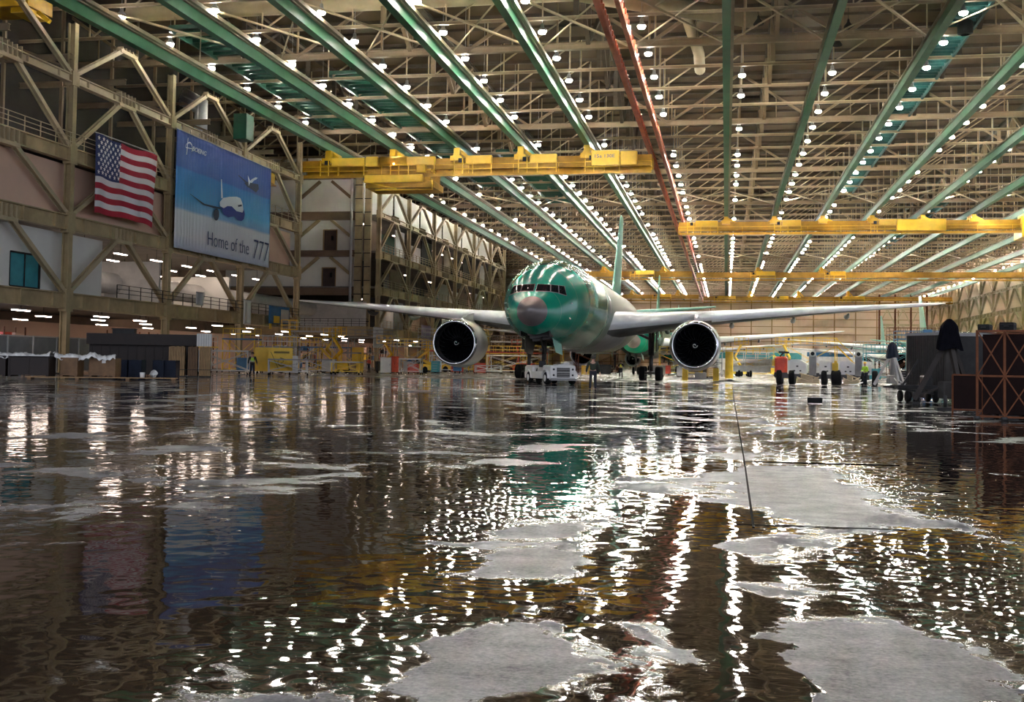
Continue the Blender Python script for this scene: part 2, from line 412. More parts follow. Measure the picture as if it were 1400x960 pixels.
# ------------------------------------------------------------------ lamps
def lamp():
    t = thing('high_bay_lamp', 'glowing high bay lamp with small bell housing hung from the roof steel', 'lamp', (0,0,0), 0, 'high bay roof lamps')
    a = MB(); a.lathe([(.02,5.8),(.02,.78),(.14,.72),(.16,.42),(.33,.26),(.36,.12)], 8); a.build('housing', 'housing', t)
    a = MB(); a.lathe([(.26,.11),(.30,.02),(.25,-.06),(.1,-.11),(.01,-.12)], 10); a.build('lens', 'lamp', t)
    return t
rnd = random.Random(3); L0 = lamp(); cand = []
for k in range(-8, 10):
    x = 1.25+8.0*k
    if x < -48 or x > 73.5: continue
    off = rnd.uniform(-.9, .9); j = -2; gap = set(rnd.sample(range(0, 44), 6))
    while True:
        y = 79.+7.75*j+off; j += 1
        if y > 432: break
        if j in gap and y > 110: continue
        if 3 < k < 6 and y < 96: continue
        if k in (0, 1) and y < 101 and y > 70: continue
        if abs(y-127) < 2.2 and x < -6: continue
        if abs(y-190) < 2.2 and x > -8: continue
        cand.append((x, y))
for y in range(230, 432, 9): cand.append((70.6, y+4.))
cand.sort(key=lambda p: (not (p[1] > 76 and -.62*p[1]-6 < p[0] < p[1]*.27+2), p[1]))
far = []
for i, (x, y) in enumerate(cand):
    if i < 300:
        o = L0 if i == 0 else copy_tree(L0); o.location = (x, y, 28.0)
    else: far.append((x, y))
a = MB()
for x, y in far:
    a.lathe([(.18,.1),(.2,.02),(.17,-.05),(.1,-.09),(.01,-.1)], 6, (x, y, 28.0))
o = a.build('distant_lamp_lenses', 'lamp'); tag(o, 'rows of tiny glowing roof lamps far down the hall', 'lamps', None, 'stuff')
a = MB()
for x, y in far: a.lathe([(.02,5.8),(.02,.78),(.14,.72),(.16,.42),(.32,.3)], 5, (x, y, 28.0))
o2 = a.build('housing', 'housing', o); o2['kind'] = 'stuff'
for q, (x, y) in enumerate(((2.2,83.5),(9.6,85),(2.4,92),(9.7,94),(9.3,99))):
    t = thing('unlit_lamp', 'dark unlit bell lamp hung under the deck at the top of the picture', 'lamp', (x, y, 29.4), 0, 'unlit roof lamps')
    a = MB(); a.lathe([(.02,4.4),(.02,.8),(.1,.7),(.12,.5),(.42,.1),(.44,0)], 12); a.build('shade', 'dark', t)
# ------------------------------------------------------------------ left wall frame
M['steel_light'] = nmat('light_tan_steel', (.56, .45, .29), .5, 0, .12, .4)
LV = [(5.0,6.25), (11.05,12.25), (16.4,17.5), (22.5,23.2)]     # girder bottom / top heights
def column(x, y, z1, label, wide=.5):
    t = thing('wall_column', label, 'column', (x, y, 0), 0, 'steel wall columns')
    w = MB(); w.ibeam((0,0,0),(0,0,z1), wide, .6, .1, up=(1,0,0)); w.build('shaft', 'steel_tan', t)
    w = MB(); w.cbox(0,0,.04,1.1,1.1,.08); w.build('base_plate', 'dark', t)
    w = MB()
    for a, b in LV: w.box(-.3,.36,-.45,.45,a-.2,b+.2)
    w.build('gusset', 'steel_tan', t); return t
clab = {-1:'tan steel wall column outside the left edge', 0:'tan steel wall column just left of the flag', 1:'tan steel wall column between the flag and the blue banner', 2:'tan steel wall column behind the blue banner',
        3:'tall tan steel wall column at the near edge of the white recess, behind the left wing tip', 5:'tan steel wall column at the far edge of the white recess', 6:'first steel column inside the far left bay frame', 7:'second steel column inside the far left bay frame',
        8:'third steel column inside the far left bay frame', 9:'fourth steel column inside the far left bay frame', 10:'fifth steel column inside the far left bay frame', 11:'last steel column of the left frame beside the aircraft nose'}
for k, l in clab.items(): column(LWALL, CY(k), 27.2, l)
TIER = ['lowest', 'second lowest', 'second highest', 'topmost']
def girders(x, ya, yb, where, sgn=1, lv=LV):
    for i, (z0, z1) in enumerate(lv):
        t = thing('wall_girder', '%s tan steel wall girder %s' % (TIER[i], where), 'girder', (x, ya, 0), 0, 'steel wall girders')
        w = MB(); w.ibeam((0,0,(z0+z1)/2),(0,yb-ya,(z0+z1)/2), .55, z1-z0, .1)
        y = 1.95
        while y < yb-ya:
            w.box(-.2*sgn if sgn > 0 else -.26, .26 if sgn > 0 else .2, y-.04, y+.04, z0+.1, z1-.1); y += 3.887
        w.build('web', 'steel_tan' if i < 3 else 'steel_light', t)
girders(LWALL, CY(-1), CY(3), 'beside the flag and banner')
girders(LWALL, CY(5), CY(11), 'of the far left bay frame')
def braces(x, ks, tiers, where, rev=False):
    for k in ks:
        for ti in tiers:
            z0 = LV[ti][1]; z1 = LV[ti+1][0] if ti < 3 else 27.0
            t = thing('wall_brace', 'inverted V of two tan steel braces %s' % where, 'brace', (x, CY(k), 0), 0, 'inverted V wall braces '+where)
            for s in (0, 1):
                w = MB(); m = BAY/2
                w.ibeam((0, .35 if s == 0 else BAY-.35, z0+.1),(0, m-.7 if s == 0 else m+.7, z1+.1), .34, .42, .08, up=(1,0,0))
                w.build('diagonal', 'steel_pale', t)
            w = MB(); w.box(-.28,.28,m-1.3,m+1.3,z1-.2,z1+.1)
            for q in (-1.1,-.55,0,.55,1.1): w.box(-.2,.3,m+q-.05,m+q+.05,z1+.1,z1+1.0 if ti < 3 else z1+.3)
            w.build('gusset', 'steel_pale', t)
braces(LWALL, (-1,0,1,2), (0,1,2,3), 'beside the flag and banner')
braces(LWALL, range(5,11), (0,1,2,3), 'in the far left bay frame')
# handrails on the wall walkways
def handrail(x, ya, yb, z, label, m='steel_pale', step=1.9, along='y'):
    w = MB(); n = max(2, round((yb-ya)/step))
    for i in range(n+1):
        y = ya+(yb-ya)*i/n
        w.bar((x,y,z) if along == 'y' else (y,x,z), (x,y,z+1.1) if along == 'y' else (y,x,z+1.1), .06)
    for h in (.4,.75,1.1):
        a, b = ((x,ya,z+h),(x,yb,z+h)) if along == 'y' else ((ya,x,z+h),(yb,x,z+h))
        w.bar(a, b, .05)
    o = w.build('handrail', m); return tag(o, label, 'handrail', 'walkway handrails')
handrail(-49.7, CY(-1), CY(3), 17.5, 'high handrail above the buff panels behind the flag and banner')
handrail(-49.7, 84., CY(3), 6.25, 'dark handrail on the lowest walkway below the banner', 'dark')
handrail(-49.7, CY(5), CY(11), 12.25, 'handrail on the middle walkway of the far left bay')
handrail(-49.7, CY(5), CY(11), 17.5, 'handrail on the upper walkway of the far left bay')
handrail(-49.7, CY(5), CY(11), 6.25, 'handrail on the lowest walkway of the far left bay')
# floors, panels and rooms behind the frame
BK = -74.
def slab(z, ya, yb, n, x0=BK, x1=-50.4, m='slab'):
    w = MB(); w.box(x0, x1, ya, yb, z-.3, z); struct('trim_%d' % n, w, m, 'concrete gallery floor behind the left wall frame')
slab(6.25, 44, CY(3), 4); slab(12.25, 44, CY(3), 5); slab(17.5, 44, CY(3), 6, -56, m='slab')
slab(6.25, CY(5), CY(11), 7); slab(12.25, CY(5), CY(11), 8); slab(17.5, CY(5), CY(11), 9); slab(22.8, CY(5), CY(11), 10)
w = MB(); w.box(BK-.4, BK, 30, 446, 0, 34); struct('wall_left', w, 'wall_brown', 'brown outer wall far behind the left steel frame')
def panel(name, x, ya, yb, z0, z1, m, label=None, th=.15):
    w = MB(); w.box(x-th, x, ya, yb, z0, z1)
    return struct(name, w, m, label)
pn = [11]
def pan(x, ya, yb, z0, z1, m, label):
    panel('trim_%d' % pn[0], x, ya, yb, z0, z1, m, label); pn[0] += 1
pan(-50.75, CY(-1), CY(0), 12.25, 16.3, 'wall_pink', 'buff wall panel left of the flag')
pan(-50.75, CY(0), CY(1), 12.25, 16.3, 'wall_pink', 'buff wall panel behind the flag')
pan(-50.75, CY(1), CY(3)-.5, 12.25, 16.3, 'wall_pink', 'buff wall panel behind the banner')
# white wall with windows in the second tier
wl = MB()
def wallholes(w, x, ya, yb, z0, z1, holes, th=.2):
    ys = sorted({ya, yb, *[h[0] for h in holes], *[h[1] for h in holes]})
    for a, b in zip(ys[:-1], ys[1:]):
        hs = [h for h in holes if h[0] <= a and h[1] >= b]
        if not hs: w.box(x-th, x, a, b, z0, z1); continue
        h = hs[0]
        if h[2] > z0: w.box(x-th, x, a, b, z0, h[2])
        if h[3] < z1: w.box(x-th, x, a, b, h[3], z1)
wallholes(wl, -50.9, 50., 83.6, 6.25, 10.95, [(66.0,70.3,6.9,8.9),(71.6,75.2,6.4,8.9)])
struct('trim_30', wl, 'wall_white', 'white office wall on the second tier left of the lowest V braces')
def window(n, ya, yb, z0, z1, x, m='glassdark', label='window in the white office wall'):
    w = MB()
    for q in (ya, yb): w.box(x-.12, x+.06, q-.06, q+.06, z0, z1)
    for q in (z0, z1): w.box(x-.12, x+.06, ya, yb, q-.06, q+.06)
    w.bar((x,(ya+yb)/2,z0),(x,(ya+yb)/2,z1), .07)
    o = struct('window_%d' % n, w, 'dark', label)
    g = MB(); g.box(x-.1, x-.07, ya, yb, z0, z1); g.build('pane', m, o)
window(1, 66.0, 70.3, 6.9, 8.9, -50.95, 'wall_pink', 'pale window at the left edge of the white office wall')
window(2, 71.6, 75.2, 6.4, 8.9, -50.95, 'cyan', 'teal window in the white office wall')
# grey duct and screens inside the second tier, behind the V braces
w = MB(); w.tube([(-58,80,8.3),(-57,100,8.3),(-56,CY(3)+20,8.4)], 1.0, 12); o = w.build('air_duct', 'lgrey'); tag(o, 'long grey duct running inside the open second tier below the banner', 'duct')
w = MB(); w.box(-64,-52.5,96,96.3,6.3,10.4); struct('trim_31', w, 'lgrey', 'pale partition inside the open second tier')
w = MB(); w.box(-60,-53,112,112.3,6.3,10.2); struct('trim_32', w, 'wall_white', 'white partition inside the open second tier')
# far bay back panels: light in the top tier, below, near-black panels for room shade alternate with pale screens
for k in range(5, 11):
    y = CY(k)
    pan(-52.6, y+.5, y+BAY-.5, 23.1, 28.4, 'wall_white', 'white top panel of the far left bay')
    for ti, (z0, z1) in enumerate(((17.5,22.5),(12.25,16.2),(6.25,10.9))):
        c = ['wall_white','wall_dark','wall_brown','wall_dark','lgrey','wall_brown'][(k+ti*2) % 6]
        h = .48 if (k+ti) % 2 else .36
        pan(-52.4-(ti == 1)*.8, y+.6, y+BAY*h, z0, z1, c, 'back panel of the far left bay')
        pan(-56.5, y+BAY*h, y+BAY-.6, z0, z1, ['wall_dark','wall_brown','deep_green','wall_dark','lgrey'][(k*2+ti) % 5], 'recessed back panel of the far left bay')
# upper dark clutter behind the top tiers near the viewer: cross beams and a far wall coloured near black for shade
w = MB(); w.box(-60.5,-60.2, 44, CY(3), 17.5, 33.5); struct('trim_33', w, 'wall_dark', 'back wall of the topmost gallery, coloured dark for its shade')
bm0 = None
for k in range(-3, 7):
    y = Y0+BAY/2*k
    w = MB(); w.ibeam((-60,y,24.6),(-50,y,24.6), .3, .5); w.bar((-60,y,27.5),(-50,y,23.6), .18); w.bar((-56,y,17.5),(-56,y,33), .25)
    o = w.build('gallery_beam', 'roof_steel'); tag(o, 'steel cross beam in the dark upper gallery behind the flag and banner', 'beam', 'upper gallery cross beams')
# ------------------------------------------------------------------ white recess facade facing the viewer
FY = CY(5)-.4
w = MB()
def fwall(w, y, xa, xb, z0, z1, holes, th=.25):
    xs = sorted({xa, xb, *[h[0] for h in holes], *[h[1] for h in holes]})
    for a, b in zip(xs[:-1], xs[1:]):
        hs = [h for h in holes if h[0] <= a and h[1] >= b]; c = z0
        for h in sorted(hs, key=lambda q: q[2]):
            w.box(a, b, y, y+th, c, h[2]); c = h[3]
        w.box(a, b, y, y+th, c, z1)
fwall(w, FY+.6, -74, -53.6, 11.5, 31.5, [(-58.6,-56.5,17.55,20.6),(-58.7,-56.6,12.1,15.0)])
struct('wall_recess', w, 'wall_white', 'white recess wall with two dark doors behind the left wing tip')
for n, (x0, x1, z0, z1) in enumerate(((-58.6,-56.5,17.55,20.6),(-58.7,-56.6,12.1,15.0))):
    w = MB(); w.box(x0+.08, x1-.08, FY+.7, FY+.78, z0, z1-.08); o = struct('door_%d' % (n+1), w, 'door_dark', 'dark brown door in the white recess wall, %s' % ('upper' if n == 0 else 'lower'))
    w = MB(); w.box((x0+x1)/2+.1, (x0+x1)/2+.45, FY+.66, FY+.72, z0+1.5, z0+2.2); w.build('door_window', 'glassdark', o)
    w = MB()
    for a in (x0, x1): w.box(a-.06, a+.06, FY+.5, FY+.75, z0, z1+.06)
    w.box(x0, x1, FY+.5, FY+.75, z1-.06, z1+.06); w.build('door_frame', 'girt', o)
for i, (z0, z1) in enumerate(((10.9,12.0),(16.6,17.5),(22.0,23.2))):
    t = thing('recess_girder', '%s brown girder across the white recess wall' % ('lowest','middle','top')[i], 'girder', (0,0,0), 0, 'recess wall girders')
    w = MB(); w.ibeam((-74,FY,(z0+z1)/2),(-53.4,FY,(z0+z1)/2), .8, z1-z0, .12); w.build('web', 'wall_brown', t)
for i, z in enumerate((12.0,17.5,23.2)):
    t = thing('recess_brace', '%s inverted V brace on the white recess wall' % ('lowest','middle','top')[i], 'brace', (0,0,0), 0, 'recess wall braces')
    for s in (-1, 1):
        w = MB(); w.ibeam((-58.2+s*3.9,FY+.1,z+2.1),(-58.2+s*.9,FY+.1,z+4.55), .4, .45, .08, up=(0,1,0)); w.build('diagonal', 'steel_tan' if i < 2 else 'wall_brown', t)
for x, wd, l in ((-52.9,1.05,'broad tan riser column with dark bars at the right of the white recess'), (-51.5,.9,'second broad riser column beside the white recess')):
    t = thing('riser_column', l, 'column', (x, FY-.1, 0))
    w = MB(); w.box(-wd/2, wd/2, -.3, .3, 6, 29); w.build('shaft', 'steel_tan', t)
    w = MB()
    for z in range(7, 29, 2): w.box(-wd/2-.05, wd/2+.05, -.36, -.3, z, z+.12)
    w.build('banding', 'dark', t)
w = MB(); w.tube([(-54.0,FY-.3,6),(-54.0,FY-.3,28)], .22, 10); o = w.build('downpipe', 'lgrey'); tag(o, 'thin pale pipe up the right side of the white recess', 'pipe')
handrail(FY-3., -74, -50.4, 6.25, 'long handrail across the recess walkway below the left wing', 'dark', 1.2, 'x')
w = MB(); w.box(-74,-50.4,FY-3.2,FY+1.5,5.0,6.25); struct('trim_34', w, 'steel_tan', 'tan walkway beam crossing the white recess')
w = MB(); w.box(-70,-50.6,FY-3.0,FY-2.9,6.3,9.8); 
struct('trim_35', w, 'lgrey', 'grey cladding above the recess walkway')
# ------------------------------------------------------------------ fluorescent lights inside
def tubes(pts, label, group, ln=1.9, along='y', wd=.24):
    first = None
    for p in pts:
        if first is None:
            t = thing('strip_light', label, 'light', p, 0, group)
            w = MB()
            if along == 'y': w.box(-wd/2, wd/2, -ln/2, ln/2, -.06, 0)
            else: w.box(-ln/2, ln/2, -wd/2, wd/2, -.06, 0)
            w.build('tube', 'tube', t)
            w = MB()
            if along == 'y': w.box(-.2, .2, -ln/2-.05, ln/2+.05, 0, .1)
            else: w.box(-ln/2-.05, ln/2+.05, -.2, .2, 0, .1)
            w.build('housing', 'housing', t); w = MB(); w.bar((0,0,.1),(0,0,1.25 if p[2] < 6 else 1.3), .03); w.build('hanger', 'dark', t); first = t
        else:
            c = copy_tree(first); c.location = p
rn = random.Random(5)
tubes([(x+rn.uniform(-1,1), y+rn.uniform(-2.5,2.5), 4.7) for x in (-51.6,-57,-64) for y in range(60, 240, 11)], 'warm strip light glowing under the lowest walkway on the left, front row added for light', 'strip lights under the lowest walkway')  # row nearest the hall is added to brighten the equipment there
tubes([(x, y+rn.uniform(-.6,.6), 10.7) for x in (-54,-58.5,-64,-70) for y in range(86, 124, 6)], 'warm strip light glowing inside the open second tier below the banner', 'strip lights in the second tier')
tubes([(-53.4,83,16.9+1.2),(-54.5,90.5,18.2)][:1]+[(-54.2,88.,18.6)], 'single white strip light behind the flag', 'strip lights behind the flag', 2.0)
tubes([(-53.6, CY(5)+q+15.55*i, z) for i in range(6) for q in (4,11) for z in (10.6, 16.0, 21.9) if (i*7+q+int(z)) % 3], 'strip light in a far left bay room, upper tiers added for light', 'strip lights in the far left bay rooms')  # upper two tiers of tubes added to brighten the dull far bay
# ground level back area behind the frame
w = MB(); w.box(-71,-70.8,44,260,0,4.9); struct('trim_36', w, 'wall_pink', 'buff partition at the back of the ground floor shop')
w = MB(); w.box(-66,-65.8,80.5,88,2.0,4.3); o = w.build('window_panel', 'sky_blue'); o.name = 'window_3'; o['kind'] = 'structure'; o['label'] = 'bluish lit window beneath the walkway'
w = MB(); w.box(-65.7,-65.5,80,80.5,0,4.8); w.box(-65.7,-65.5,88,88.5,0,4.8); w.box(-65.7,-65.5,80,88.5,4.3,4.8); w.box(-65.7,-65.5,80,88.5,0,2.0); struct('trim_37', w, 'wall_dark', 'dark surround of the lit window')

# ------------------------------------------------------------------ right wall
RW = 72.6
w = MB(); w.box(RW+1.2, RW+1.5, 180, 440, 0, 34); struct('wall_right', w, 'wall_far', 'cream cladding of the right side wall')
girders(RW, CY(9), CY(23)+2, 'of the right side wall', -1)
for k in range(9, 24):
    column(RW, CY(k), 28., 'steel column of the right side wall')
w = None
for k in range(10, 23):
    for ti in (1, 2, 3):
        z0 = LV[ti][1]; z1 = LV[ti+1][0] if ti < 3 else 28.2
        t = thing('wall_brace', 'inverted V of two steel braces on the right side wall', 'brace', (RW, CY(k), 0), 0, 'right wall inverted V braces')
        for s in (0, 1):
            w = MB(); m = BAY/2
            w.ibeam((0, .35 if s == 0 else BAY-.35, z0+.1),(0, m-.7 if s == 0 else m+.7, z1+.1), .5, .6, .1, up=(1,0,0)); w.build('diagonal', 'steel_pale', t)
# ------------------------------------------------------------------ far wall
w = MB(); w.box(-78, 80, 440, 440.4, 0, 34); struct('wall_back', w, 'wall_far', 'cream clad far end wall of the hangar')
g0 = None
for i in range(21):
    x = -76+7.78*i
    if g0 is None:
        w = MB(); w.box(-.22,.22,439.4,440,0,30); g0 = w.build('far_wall_post', 'girt'); o = g0; tag(o, 'thin ochre post on the cream far end wall', 'post', 'far wall posts')
    else: o = g0.copy(); col.objects.link(o)
    o.location.x = x
g0 = None
for i in range(10):
    z = 2.5+2.9*i
    if g0 is None:
        w = MB(); w.box(-77,79,439.6,440,-.14,.14); g0 = w.build('far_wall_rail', 'girt'); o = g0; tag(o, 'thin ochre rail across the cream far end wall', 'rail', 'far wall rails')
    else: o = g0.copy(); col.objects.link(o)
    o.location.z = z
# red and tan end frame at the far right corner
t = thing('end_frame', 'reddish steel bay frame between the far wall and the right wall', 'frame', (52, 400, 0))
w = MB()
for x in (0,5.2,10.4,15.6): w.bar((x,0,0),(x,0,27), .6)
w.build('post', 'rust', t)
w = MB()
for z in (11,16.5,22): w.bar((0,0,z),(15.6,0,z), .5, .8)
for z in (11,16.5):
    for x in (0,5.2,10.4): w.bar((x,0,z),(x+2.6,0,z+5.5), .35); w.bar((x+2.6,0,z+5.5),(x+5.2,0,z), .35)
w.build('lattice', 'steel_pale', t)

# ------------------------------------------------------------------ flag
FX, FY0, FY1, FZ0, FZ1 = -49.25, 79.45, 88.95, 12.75, 19.1
fl = thing('national_flag', 'large flag of stripes and stars hung on the left wall frame beside the banner', 'flag', (0,0,0))
def fpt(u, v, off=0):                                # v = 0 top
    return (FX+off+.14*math.sin(u*9+v*2.2)*(.3+u)+.07*math.sin(u*21+1.3*v), FY0+(FY1-FY0)*u, FZ1-(FZ1-FZ0)*v+.22*math.sin(u*3.1)*(v-.5)-.25*(u-.5)*0+.06*math.sin(u*17))
w = MB(); NU = 48
for i in range(13):
    w.m = i % 2
    for j in range(NU):
        if i < 7 and j < NU*.4-.5: continue
        for h in (0, 1):
            a, b = (i+h/2)/13, (i+h/2+.5)/13
            w.add([fpt(j/NU,a),fpt((j+1)/NU,a),fpt((j+1)/NU,b),fpt(j/NU,b)], [(3,2,1,0)])
M['flag_red'] = nmat('flag_red_cloth', (.42,.015,.04), .8); M['flag_white'] = nmat('flag_white_cloth', (.85,.83,.83), .8); M['flag_blue'] = nmat('flag_blue_cloth', (.022,.035,.13), .8)
o = w.build('striped_field', ['flag_red','flag_white'], fl); o.modifiers.new('thickness', 'SOLIDIFY').thickness = .02
w = MB(); n = round(NU*.4)
for i in range(14):
    for j in range(n): w.add([fpt(j/NU,i/26),fpt((j+1)/NU,i/26),fpt((j+1)/NU,(i+1)/26),fpt(j/NU,(i+1)/26)], [(3,2,1,0)])
w.build('blue_canton', 'flag_blue', fl).modifiers.new('thickness', 'SOLIDIFY').thickness = .02
w = MB(); W, H = FY1-FY0, FZ1-FZ0
for r in range(9):
    for c in range(6 if r % 2 == 0 else 5):
        u = (.0333+.0667*c if r % 2 == 0 else .0667+.0667*c); v = (r+1)/10*7/13
        p = Vector(fpt(u, v, .05)); vs = [tuple(p)]
        for q in range(10):
            rr = .215 if q % 2 == 0 else .09; an = PI/2+q*PI/5
            vs.append((p.x, p.y-rr*math.cos(an), p.z+rr*math.sin(an)))
        w.add(vs, [(0, 1+(q+1) % 10, 1+q) for q in range(10)])
w.build('stars', 'flag_white', fl)
w = MB(); w.tube([(FX,FY0-.1,FZ1+.05),(FX,FY1+.1,FZ1+.12)], .05, 6); w.build('hanging_pole', 'lgrey', fl)

# ------------------------------------------------------------------ banner
BX, BY0, BY1, BZ0, BZ1 = -49.15, 92.4, 113.55, 11.35, 22.17
def banner_mat():
    m = bpy.data.materials.new('printed_banner_cloth'); m.use_nodes = True; nt = m.node_tree; N = nt.nodes; L = nt.links; b = N['Principled BSDF']
    tc = N.new('ShaderNodeTexCoord'); s = N.new('ShaderNodeSeparateXYZ'); L.new(tc.outputs['Object'], s.inputs[0])
    mr = N.new('ShaderNodeMapRange'); mr.inputs['From Min'].default_value = BZ0; mr.inputs['From Max'].default_value = BZ1; L.new(s.outputs['Z'], mr.inputs['Value'])
    r = N.new('ShaderNodeValToRGB'); L.new(mr.outputs['Result'], r.inputs['Fac']); e = r.color_ramp.elements
    e[0].position = 0; e[0].color = (.55,.60,.72,1); e[1].position = .12; e[1].color = (.82,.80,.80,1)
    for p, c in ((.325,(.80,.83,.86)),(.35,(.26,.50,.74)),(.46,(.08,.33,.66)),(.68,(.035,.19,.50)),(.70,(.045,.11,.38)),(1,(.055,.10,.34))):
        q = e.new(p); q.color = (*c, 1)
    L.new(r.outputs['Color'], b.inputs['Base Color']); b.inputs['Roughness'].default_value = .7
    n = N.new('ShaderNodeTexWave'); n.bands_direction = 'Y'; n.inputs['Scale'].default_value = .5; n.inputs['Distortion'].default_value = 3; L.new(tc.outputs['Object'], n.inputs['Vector'])
    bp = N.new('ShaderNodeBump'); bp.inputs['Strength'].default_value = .4; bp.inputs['Distance'].default_value = .06; L.new(n.outputs['Fac'], bp.inputs['Height']); L.new(bp.outputs['Normal'], b.inputs['Normal'])
    return m
bn_ = thing('wall_banner', 'huge blue printed banner with airliner picture hung on the left wall frame', 'banner', (0,0,0))
def bpt(u, v, off=0): return (BX+off+.07*math.sin(u*26)*(.4+.6*math.sin(v*3)), BY0+(BY1-BY0)*u, BZ0+(BZ1-BZ0)*v)
w = MB(); w.grid(bpt, 90, 24); o = w.build('cloth', banner_mat(), bn_); o.modifiers.new('thickness', 'SOLIDIFY').thickness = .03
def B(x, y, off=.16):                                # banner drawing units (reading the picture of the banner)
    u = (x-85)/590; top = 70+u*248; bot = 815+u*130
    return (BX+off, BY0+(BY1-BY0)*u, BZ0+(BZ1-BZ0)*(bot-y)/(bot-top))
def poly(name, pts, m, off=.16, parent=None):
    w = MB(); vs = [B(x, y, off) for x, y in pts]; w.add(vs, [tuple(range(len(vs)))]); return w.build(name, m, parent or bn_)
M['print_white'] = nmat('print_white', (.72,.76,.82), .7); M['print_navy'] = nmat('print_navy', (.025,.05,.28), .7); M['print_grey'] = nmat('print_grey', (.035,.05,.09), .7); M['print_dark'] = nmat('print_dark_blue', (.05,.07,.15), .7)
pa = poly('printed_airliner', [(325,522),(345,495),(385,487),(430,486),(455,495),(470,530),(478,575),(470,600),(430,590),(390,575),(350,560),(328,548)], 'print_white')
poly('printed_hull', [(328,548),(350,560),(372,546),(400,548),(430,578),(470,588),(480,565),(486,600),(480,630),(465,643),(440,637),(415,612),(380,618),(350,600)], 'print_navy', .18, pa)
poly('printed_fin', [(329,375),(334,378),(343,495),(333,498)], 'print_white', .17, pa)
poly('printed_wing', [(150,474),(156,476),(235,535),(330,556),(330,566),(290,560),(228,543)], 'print_grey', .17, pa)
poly('printed_engine', [(305+17*math.cos(a*PI/8), 602+38*math.sin(a*PI/8)) for a in range(16)][::-1], 'print_grey', .19, pa)
poly('printed_windscreen', [(437,540),(462,536),(464,548),(440,552)], 'print_grey', .2, pa)
pb = poly('printed_second_airliner', [(505,400),(530,375),(555,364),(570,368),(560,378),(545,384),(530,400),(515,425)], 'print_white')
poly('printed_wing', [(520,392),(500,350),(508,420)], 'print_white', .18, pb)
pc = poly('printed_propeller_plane', [(478,400),(500,392),(540,402),(575,410),(580,440),(560,462),(530,440),(500,425)], 'print_grey', .17)
poly('printed_wing', [(435,350),(440,348),(505,400),(500,410)], 'print_grey', .175, pc)
def lettering(text, name, m, p, size, xs=1., parent=None, dirv=(0,1,0), up=(0,0,1), label=None, ext=.01, shear=0., vofs=(0,0), bold=0):
    cu = bpy.data.curves.new(name, 'FONT'); cu.body = text; cu.size = size; cu.extrude = ext; cu.shear = shear; cu.offset = bold; cu.resolution_u = 3
    tmp = bpy.data.objects.new('tmp', cu); col.objects.link(tmp)
    dg = bpy.context.evaluated_depsgraph_get(); me = bpy.data.meshes.new_from_object(tmp.evaluated_get(dg))
    bpy.data.objects.remove(tmp, do_unlink=True)
    d = Vector(dirv).normalized(); u = Vector(up).normalized(); n = d.cross(u).normalized()
    for v in me.vertices:
        c = v.co.copy(); v.co = d*(c.x*xs)+u*c.y+n*c.z
    me.name = name; me.materials.clear(); me.materials.append(M[m])
    o = bpy.data.objects.new(name, me); col.objects.link(o); o.location = p
    if parent: o.parent = parent
    if label: o['label'] = label
    return o
def textwidth(o, ax=1): return max(v.co[ax] for v in o.data.vertices)
def fit(o, width, ax=1):
    k = width/textwidth(o, ax)
    for v in o.data.vertices: v.co[ax] *= k
p = B(255, 795); q = B(520, 862)
o = lettering('Home of the', 'slogan_lettering', 'print_dark', (BX+.17, p[1], p[2]), 2.0, parent=bn_, bold=-.03); fit(o, q[1]-p[1])
p = B(545, 874); q = B(655, 899)
o = lettering('777', 'number_lettering', 'print_dark', (BX+.17, p[1], p[2]-.15), 3.1, parent=bn_, shear=.12, bold=-.055); fit(o, q[1]-p[1]+.3)
p = B(158, 204); q = B(240, 221)
o = lettering('BOEING', 'name_lettering', 'print_white', (BX+.17, p[1], p[2]+.05), .62, parent=bn_, shear=.3, bold=.01); fit(o, q[1]-p[1])
em = MB(); cy_, cz_ = B(145, 185)[1:]
def ring(w, r, a0, a1, th, sy=1.):
    n = 16; vs = []
    for i in range(n+1):
        a = a0+(a1-a0)*i/n
        vs += [(BX+.17, cy_+r*math.cos(a), cz_+r*sy*math.sin(a)), (BX+.17, cy_+(r-th)*math.cos(a), cz_+(r-th)*sy*math.sin(a))]
    w.add(vs, [(2*i, 2*i+1, 2*i+3, 2*i+2) for i in range(n)])
ring(em, .55, -.6, 2.9, .09); ring(em, .8, 1.2, 3.4, .05, .5)
em.add([(BX+.17,cy_-.75,cz_-.15),(BX+.17,cy_+.6,cz_-.02),(BX+.17,cy_+.6,cz_+.04),(BX+.17,cy_-.75,cz_-.07)], [(0,1,2,3)])
em.add([(BX+.17,cy_-.62,cz_-.75),(BX+.17,cy_-.5,cz_-.75),(BX+.17,cy_-.32,cz_+.85),(BX+.17,cy_-.4,cz_+.85)], [(0,1,2,3)])
em.build('emblem', 'print_white', bn_)
w = MB(); w.tube([(BX-.1,BY0,BZ1+.05),(BX-.1,BY1,BZ1+.05)], .07, 6)
for i in range(12): y = BY0+1+i*1.75; w.bar((BX-.1,y,BZ1),(BX-.1,y,BZ1+.45), .05)
w.build('hanging_rail', 'lgrey', bn_)

